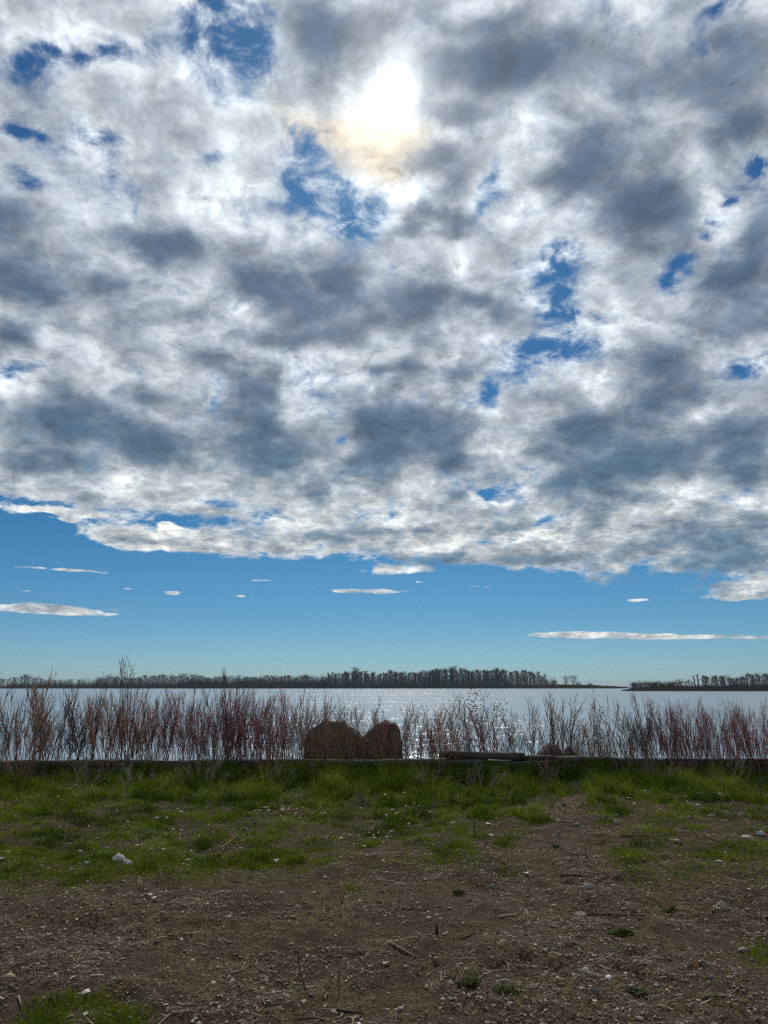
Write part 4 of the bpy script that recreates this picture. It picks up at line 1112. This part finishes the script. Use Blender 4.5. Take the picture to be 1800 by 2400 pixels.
# ------------------------------------------------------------------ sticks
def stick(pts, rpx, color, label, lift=.006, forks=None, name='stick', cat='stick'):
    W = [on_ground(x, y) for x, y in pts]; sc = math.hypot(W[0].y, EYE) / F; c = W[0].copy(); m = MB()
    def path(P):
        Q = []
        for i in range(len(P) - 1):
            k = max(3, int((P[i + 1] - P[i]).length / .05))
            Q += [P[i].lerp(P[i + 1], j / k) for j in range(k)]
        Q.append(P[-1]); out = []
        w1 = rnd.uniform(0, 6)
        for i, q in enumerate(Q):
            q = q + Vector((math.sin(i * .9 + w1), math.cos(i * .7 + w1), 0)) * .006
            out.append(Vector((q.x - c.x, q.y - c.y, gz(q.x, q.y) + lift + rpx * sc * .5)))
        for k in range(2): out = [out[0]] + [(out[i - 1] + out[i] * 2 + out[i + 1]) / 4 for i in range(1, len(out) - 1)] + [out[-1]]
        return out
    Q = path(W); n = len(Q)
    m.tube(Q, [rpx * sc * (1 - .45 * i / n) * rnd.uniform(.85, 1.15) for i in range(n)], 6, True)
    for fk in (forks or []):
        Q2 = path([on_ground(*q) for q in fk]); k = len(Q2)
        m.tube(Q2, [rpx * sc * .7 * (1 - .5 * i / k) for i in range(k)], 5, True)
    o = link(name, m.build(name, MAT['litter'], True), loc=(c.x, c.y, 0), color=color)
    return tag(o, label, cat, 'sticks on the ground')
BRN = (0.075, 0.050, 0.034); DK = (0.036, 0.026, 0.019); PAL = (0.26, 0.205, 0.14); RED = (0.17, 0.10, 0.07)
for a in [([(1369, 2130), (1440, 2138), (1510, 2144)], 2.2, DK, 'long dark stick lying from the flat slab to the right'), ([(1600, 2147), (1618, 2145), (1633, 2151)], 1.6, PAL, 'short pale bent stick left below the big angular brown stone'),
          ([(1397, 2261), (1437, 2247)], 2.0, PAL, 'upper one of two pale twigs by the chunky stone'), ([(1404, 2265), (1437, 2281)], 1.8, PAL, 'lower one of two pale twigs by the chunky stone'),
          ([(1510, 2334), (1537, 2327)], 1.4, PAL, 'short twig below the olive weed'), ([(1458, 2374), (1477, 2364), (1499, 2373)], 2.2, BRN, 'bent brown twig at the bottom right'), ([(1686, 2338), (1712, 2340), (1730, 2328)], 1.5, PAL, 'thin curved twig in the lower right corner'),
          ([(1350, 2172), (1423, 2170)], 1.2, PAL, 'straight thin straw-coloured twig above the dense weed mat'), ([(915, 2209), (945, 2222), (981, 2235)], 3.2, RED, 'thick reddish-brown stick in the middle of the bare soil'),
          ([(1078, 2201), (1112, 2195), (1135, 2181)], 1.6, DK, 'thin dark curved twig right of the thick reddish stick'), ([(938, 2126), (980, 2123), (1019, 2129)], 1.2, DK, 'thin dark twig above the middle of the bare soil'),
          ([(1314, 2054), (1365, 2056)], 3.2, (0.13, 0.10, 0.065), 'straight thick stick lying across the foot of the path'), ([(1171, 2147), (1207, 2144)], 3.0, PAL, 'pale wood splinter right of centre'), ([(1288, 2163), (1307, 2170)], 2.0, PAL, 'short pale splinter below the grey stone'),
          ([(1033, 2281), (1032, 2292), (1036, 2303)], 1.5, PAL, 'short curved straw left of the leafy rosette'), ([(793, 2350), (800, 2356), (854, 2358)], 2.6, DK, 'dark stick over the flat tan stone at the bottom'), ([(686, 2368), (730, 2373), (773, 2381)], 1.8, DK, 'long dark twig ending at the round tan pebble at the bottom'),
          ([(828, 2372), (827, 2386), (816, 2400)], 1.8, PAL, 'pale twig cut off by the bottom edge near the middle'), ([(461, 2212), (491, 2220)], 1.6, PAL, 'pale twig left of the centre of the bare soil'), ([(631, 2367), (656, 2386)], 1.6, BRN, 'brown twig left of the long bottom twig'),
          ([(504, 2361), (534, 2367)], 1.5, PAL, 'pale twig at the bottom left of centre'), ([(542, 2071), (569, 2080)], 1.5, DK, 'thin dark twig near the grass edge left of centre'), ([(355, 2399), (396, 2369)], 1.8, PAL, 'pale twig right of the bottom left grass patch'),
          ([(45, 2328), (54, 2342)], 2.4, PAL, 'short thick twig left of the bottom left grass patch'), ([(385, 2121), (415, 2107)], 1.4, BRN, 'brown twig right of the two pale leaves on the soil'), ([(276, 2252), (297, 2243)], 2.0, PAL, 'short splinter in the left of the bare soil'),
          ([(1022, 2385), (1060, 2399)], 1.5, DK, 'dark twig at the bottom edge right of centre'), ([(370, 2051), (425, 2053)], 1.8, BRN, 'brown twig along the grass edge right of the white stone'), ([(1458, 1967), (1520, 1962)], 1.6, BRN, 'thin twig lying in the right lawn'), ([(1150, 2020), (1185, 2035)], 1.4, BRN, 'thin twig in thin grass below the upright stake')]:
    stick(*a)
stick([(564, 2265), (572, 2252), (578, 2246)], 1.4, PAL, 'forked pale twig in the lower left of the bare soil', forks=[[(564, 2265), (586, 2252)], [(564, 2265), (530, 2273)]])
stick([(168, 2250), (195, 2221)], 1.4, PAL, 'forked thin twig in the left of the bare soil', forks=[[(172, 2250), (194, 2238)]])
stick([(515, 1985), (540, 1972), (558, 1966)], 2.2, (0.15, 0.12, 0.06), 'fallen mossy branch in the lawn left of centre', lift=.04, forks=[[(530, 1977), (548, 1983)]], name='fallen_branch')
stick([(353, 1858), (380, 1848), (404, 1845)], 2.2, DK, 'bare dark twig lying in the tall grass at left', lift=.07, forks=[[(372, 1851), (400, 1860)]], name='fallen_branch')

def upright(pts_px, foot, r, color, label, name='dead_weed', leaves=0):
    f = on_ground(*foot); m = MB(); P = [at_depth(x, y, f.y) - Vector((f.x, f.y, gz(f.x, f.y))) for x, y in pts_px]
    P[0].z = -.03
    m.tube(P, [r * (1 - .6 * i / len(P)) for i in range(len(P))], 5, True)
    for k in range(leaves):
        o = P[-1].lerp(P[len(P) // 2], rnd.random()); a = rnd.uniform(0, 6.28)
        m.tube([o, o + Vector((math.cos(a) * .03, math.sin(a) * .03, .035))], [r * .5, r * .2], 3)
    o = link(name, m.build(name, MAT['stem']), loc=(f.x, f.y, gz(f.x, f.y)), color=color); tag(o, label, 'stem', 'upright dead stems')
upright([(1112, 1968), (1112, 1940), (1111, 1914)], (1112, 1968), .006, DK, 'thin dark stake standing upright at the edge of the lawn right of centre', 'stake')
upright([(721, 2311), (704, 2280), (700, 2250), (699, 2221)], (721, 2311), .004, DK, 'thin dark curved stem rising from the middle of the bare soil')
upright([(796, 2313), (794, 2285), (796, 2258)], (796, 2313), .0035, BRN, 'thin brown stem rising right of the curved dark one')
upright([(1371, 2338), (1375, 2312), (1374, 2290)], (1371, 2338), .003, BRN, 'thin stem below the chunky stone at lower right', leaves=3)
upright([(1023, 2186), (1024, 2176), (1023, 2165)], (1023, 2186), .012, (0.018, 0.014, 0.011), 'short black stub in the middle of the bare soil', 'wood_stub')
upright([(1783, 1890), (1786, 1870), (1781, 1850), (1783, 1825)], (1783, 1890), .006, DK, 'dark stem standing by the right edge of the lawn', leaves=6)
upright([(1442, 1915), (1440, 1890), (1441, 1868)], (1442, 1915), .004, DK, 'dark stem with small side shoots right of the path', leaves=8)

# ------------------------------------------------------------------ dead leaves
def leaf_mesh(seed, lobes):
    r = random.Random(seed); n = 22; v = [(0, 0, .06)]; f = []
    for i in range(n):
        a = 2 * math.pi * i / n
        k = (.62 + .38 * abs(math.cos(a * lobes / 2))) if lobes else 1.0
        k *= r.uniform(.85, 1.1); y = math.sin(a) * k * (.9 if lobes else .5)
        v.append((math.cos(a) * k * .5, y * .5, .10 * math.cos(a * 2 + seed) + r.uniform(-.03, .05)))
    for i in range(n): f.append((0, 1 + i, 1 + (i + 1) % n))
    m = len(v); v += [(a, b, c - .03) for a, b, c in v[:m]]
    f += [(m, m + 1 + (i + 1) % n, m + 1 + i) for i in range(n)]
    for i in range(n):
        a, b = 1 + i, 1 + (i + 1) % n; f += [(a, m + a, m + b), (a, m + b, b)]
    return mesh_np('dead_leaf', v, f, MAT['litter'])
LEAF = [leaf_mesh(1, 5), leaf_mesh(2, 5), leaf_mesh(3, 0), leaf_mesh(4, 0), leaf_mesh(5, 3)]
def leaf(x, y, w, label, proto, color=(.42, .37, .29), lift=.012):
    p = on_ground(x, y); s = w * math.hypot(p.y, EYE) / F
    o = link('dead_leaf', LEAF[proto], loc=(p.x, p.y, gz(p.x, p.y) + lift + s * .1), color=color)
    o.scale = (s, s, s); o.rotation_euler = (rnd.uniform(-.5, .3), rnd.uniform(-.3, .3), rnd.uniform(0, 6.28))
    tag(o, label, 'leaf', 'dead leaves on the ground'); return o
for a in [(347, 2110, 20, 'left one of two pale star-shaped leaves on the bare soil', 0, (.40, .32, .29)), (363, 2119, 15, 'right one of two pale leaves on the bare soil', 1, (.50, .45, .38)), (201, 2326, 18, 'white leaf at the top of the bottom left grass patch', 2, (.55, .52, .42)),
          (12, 2007, 20, 'upper pale leaf at the left edge of the lawn', 3), (3, 2025, 14, 'lower pale leaf at the left edge of the lawn', 2), (440, 2010, 14, 'pale leaf right of the white stone near the lawn edge', 4), (433, 2023, 12, 'white leaf below the lawn edge right of the white stone', 1, (.55, .52, .46)),
          (648, 2015, 20, 'pale leaf on the bare edge below the bright tuft', 3, (.45, .41, .33)), (492, 1900, 16, 'white leaf in the lawn below the big dark tuft', 1, (.6, .57, .48)), (572, 1946, 16, 'white leaf in the middle of the lawn', 0, (.6, .57, .5)), (525, 1928, 11, 'small pale leaf above the white leaf in the lawn', 4),
          (1234, 2052, 18, 'long white leaf in thin grass left of the path foot', 3, (.62, .58, .48)), (633, 2130, 10, 'small white leaf in the upper middle of the soil', 4, (.6, .58, .5)), (1005, 2152, 14, 'crumpled pale leaf in the centre right of the soil', 1, (.34, .29, .24)), (905, 2263, 18, 'pale curled leaf below the thick reddish stick', 0, (.44, .37, .31)),
          (1684, 2030, 16, 'long pale leaf in the lawn below the tan stone', 3, (.48, .44, .36)), (983, 2282, 14, 'brown leaf left of the short curved straw', 1, (.22, .16, .11)), (1145, 1926, 14, 'white leaf pair in the lawn right of the upright stake', 0, (.6, .56, .48)), (1060, 1930, 14, 'pale leaf in the lawn left of the upright stake', 4, (.5, .46, .38)),
          (838, 2398, 16, 'white leaf at the very bottom edge', 2, (.6, .56, .48)), (205, 2029, 16, 'pale leaf left below the white stone', 1, (.42, .36, .31))]:
    leaf(*a)
# many small pale leaves in drifts; nothing tells those of one drift apart
for (cx, cy, rx, ry, n, lab) in [(170, 1852, 90, 14, 34, 'small whitish dead leaf in the drift on the bare patch below the left wall'), (690, 1905, 110, 16, 34, 'small whitish dead leaf in the drift on the lawn below the left concrete block'),
        (940, 1900, 70, 30, 26, 'small whitish dead leaf in the drift around the dark spiky tuft'), (1600, 1878, 130, 16, 46, 'small pale dead leaf in the drift below the right-hand red shrubs'), (1340, 1900, 40, 24, 26, 'small brown dead leaf strewn on the path'),
        (1440, 1835, 60, 10, 12, 'small pale dead leaf below the dark gap in the right-hand wall'), (350, 1950, 160, 50, 30, 'small pale dead leaf scattered over the left lawn'), (850, 1960, 120, 40, 22, 'small pale dead leaf scattered over the middle lawn')]:
    for i in range(n):
        x, y = rnd.gauss(cx, rx * .6), rnd.gauss(cy, ry * .6)
        k = rnd.uniform(.6, 1.2); c = (.42 * k, .38 * k, .29 * k) if 'brown' not in lab else (.25 * k, .18 * k, .12 * k)
        o = leaf(x, max(y, 1826), rnd.uniform(5, 11), lab, rnd.randrange(5), c, .03); o['group'] = lab[:-0 or None].replace('small ', '').replace('dead leaf', 'leaves', 1)


# ------------------------------------------------------------------ air over the lake
def make_haze():
    m = bpy.data.materials.new('thin_haze'); m.use_nodes = True
    nt = m.node_tree; nt.nodes.clear()
    out = nt.nodes.new('ShaderNodeOutputMaterial'); v = nt.nodes.new('ShaderNodeVolumePrincipled')
    v.inputs['Color'].default_value = (0.72, 0.84, 0.95, 1); v.inputs['Density'].default_value = 0.0001
    nt.links.new(v.outputs[0], out.inputs['Volume'])
    x0, x1, y0, y1, z0, z1 = -9500, 9500, -60, 9500, -5.2, 48.0
    vs = [(x, y, z) for z in (z0, z1) for y in (y0, y1) for x in (x0, x1)]
    fs = [(0, 2, 3, 1), (4, 5, 7, 6), (0, 1, 5, 4), (2, 6, 7, 3), (0, 4, 6, 2), (1, 3, 7, 5)]
    o = link('haze', mesh_np('haze', vs, fs, m)); kind(o, 'stuff', 'thin pale haze over the lake')
make_haze()
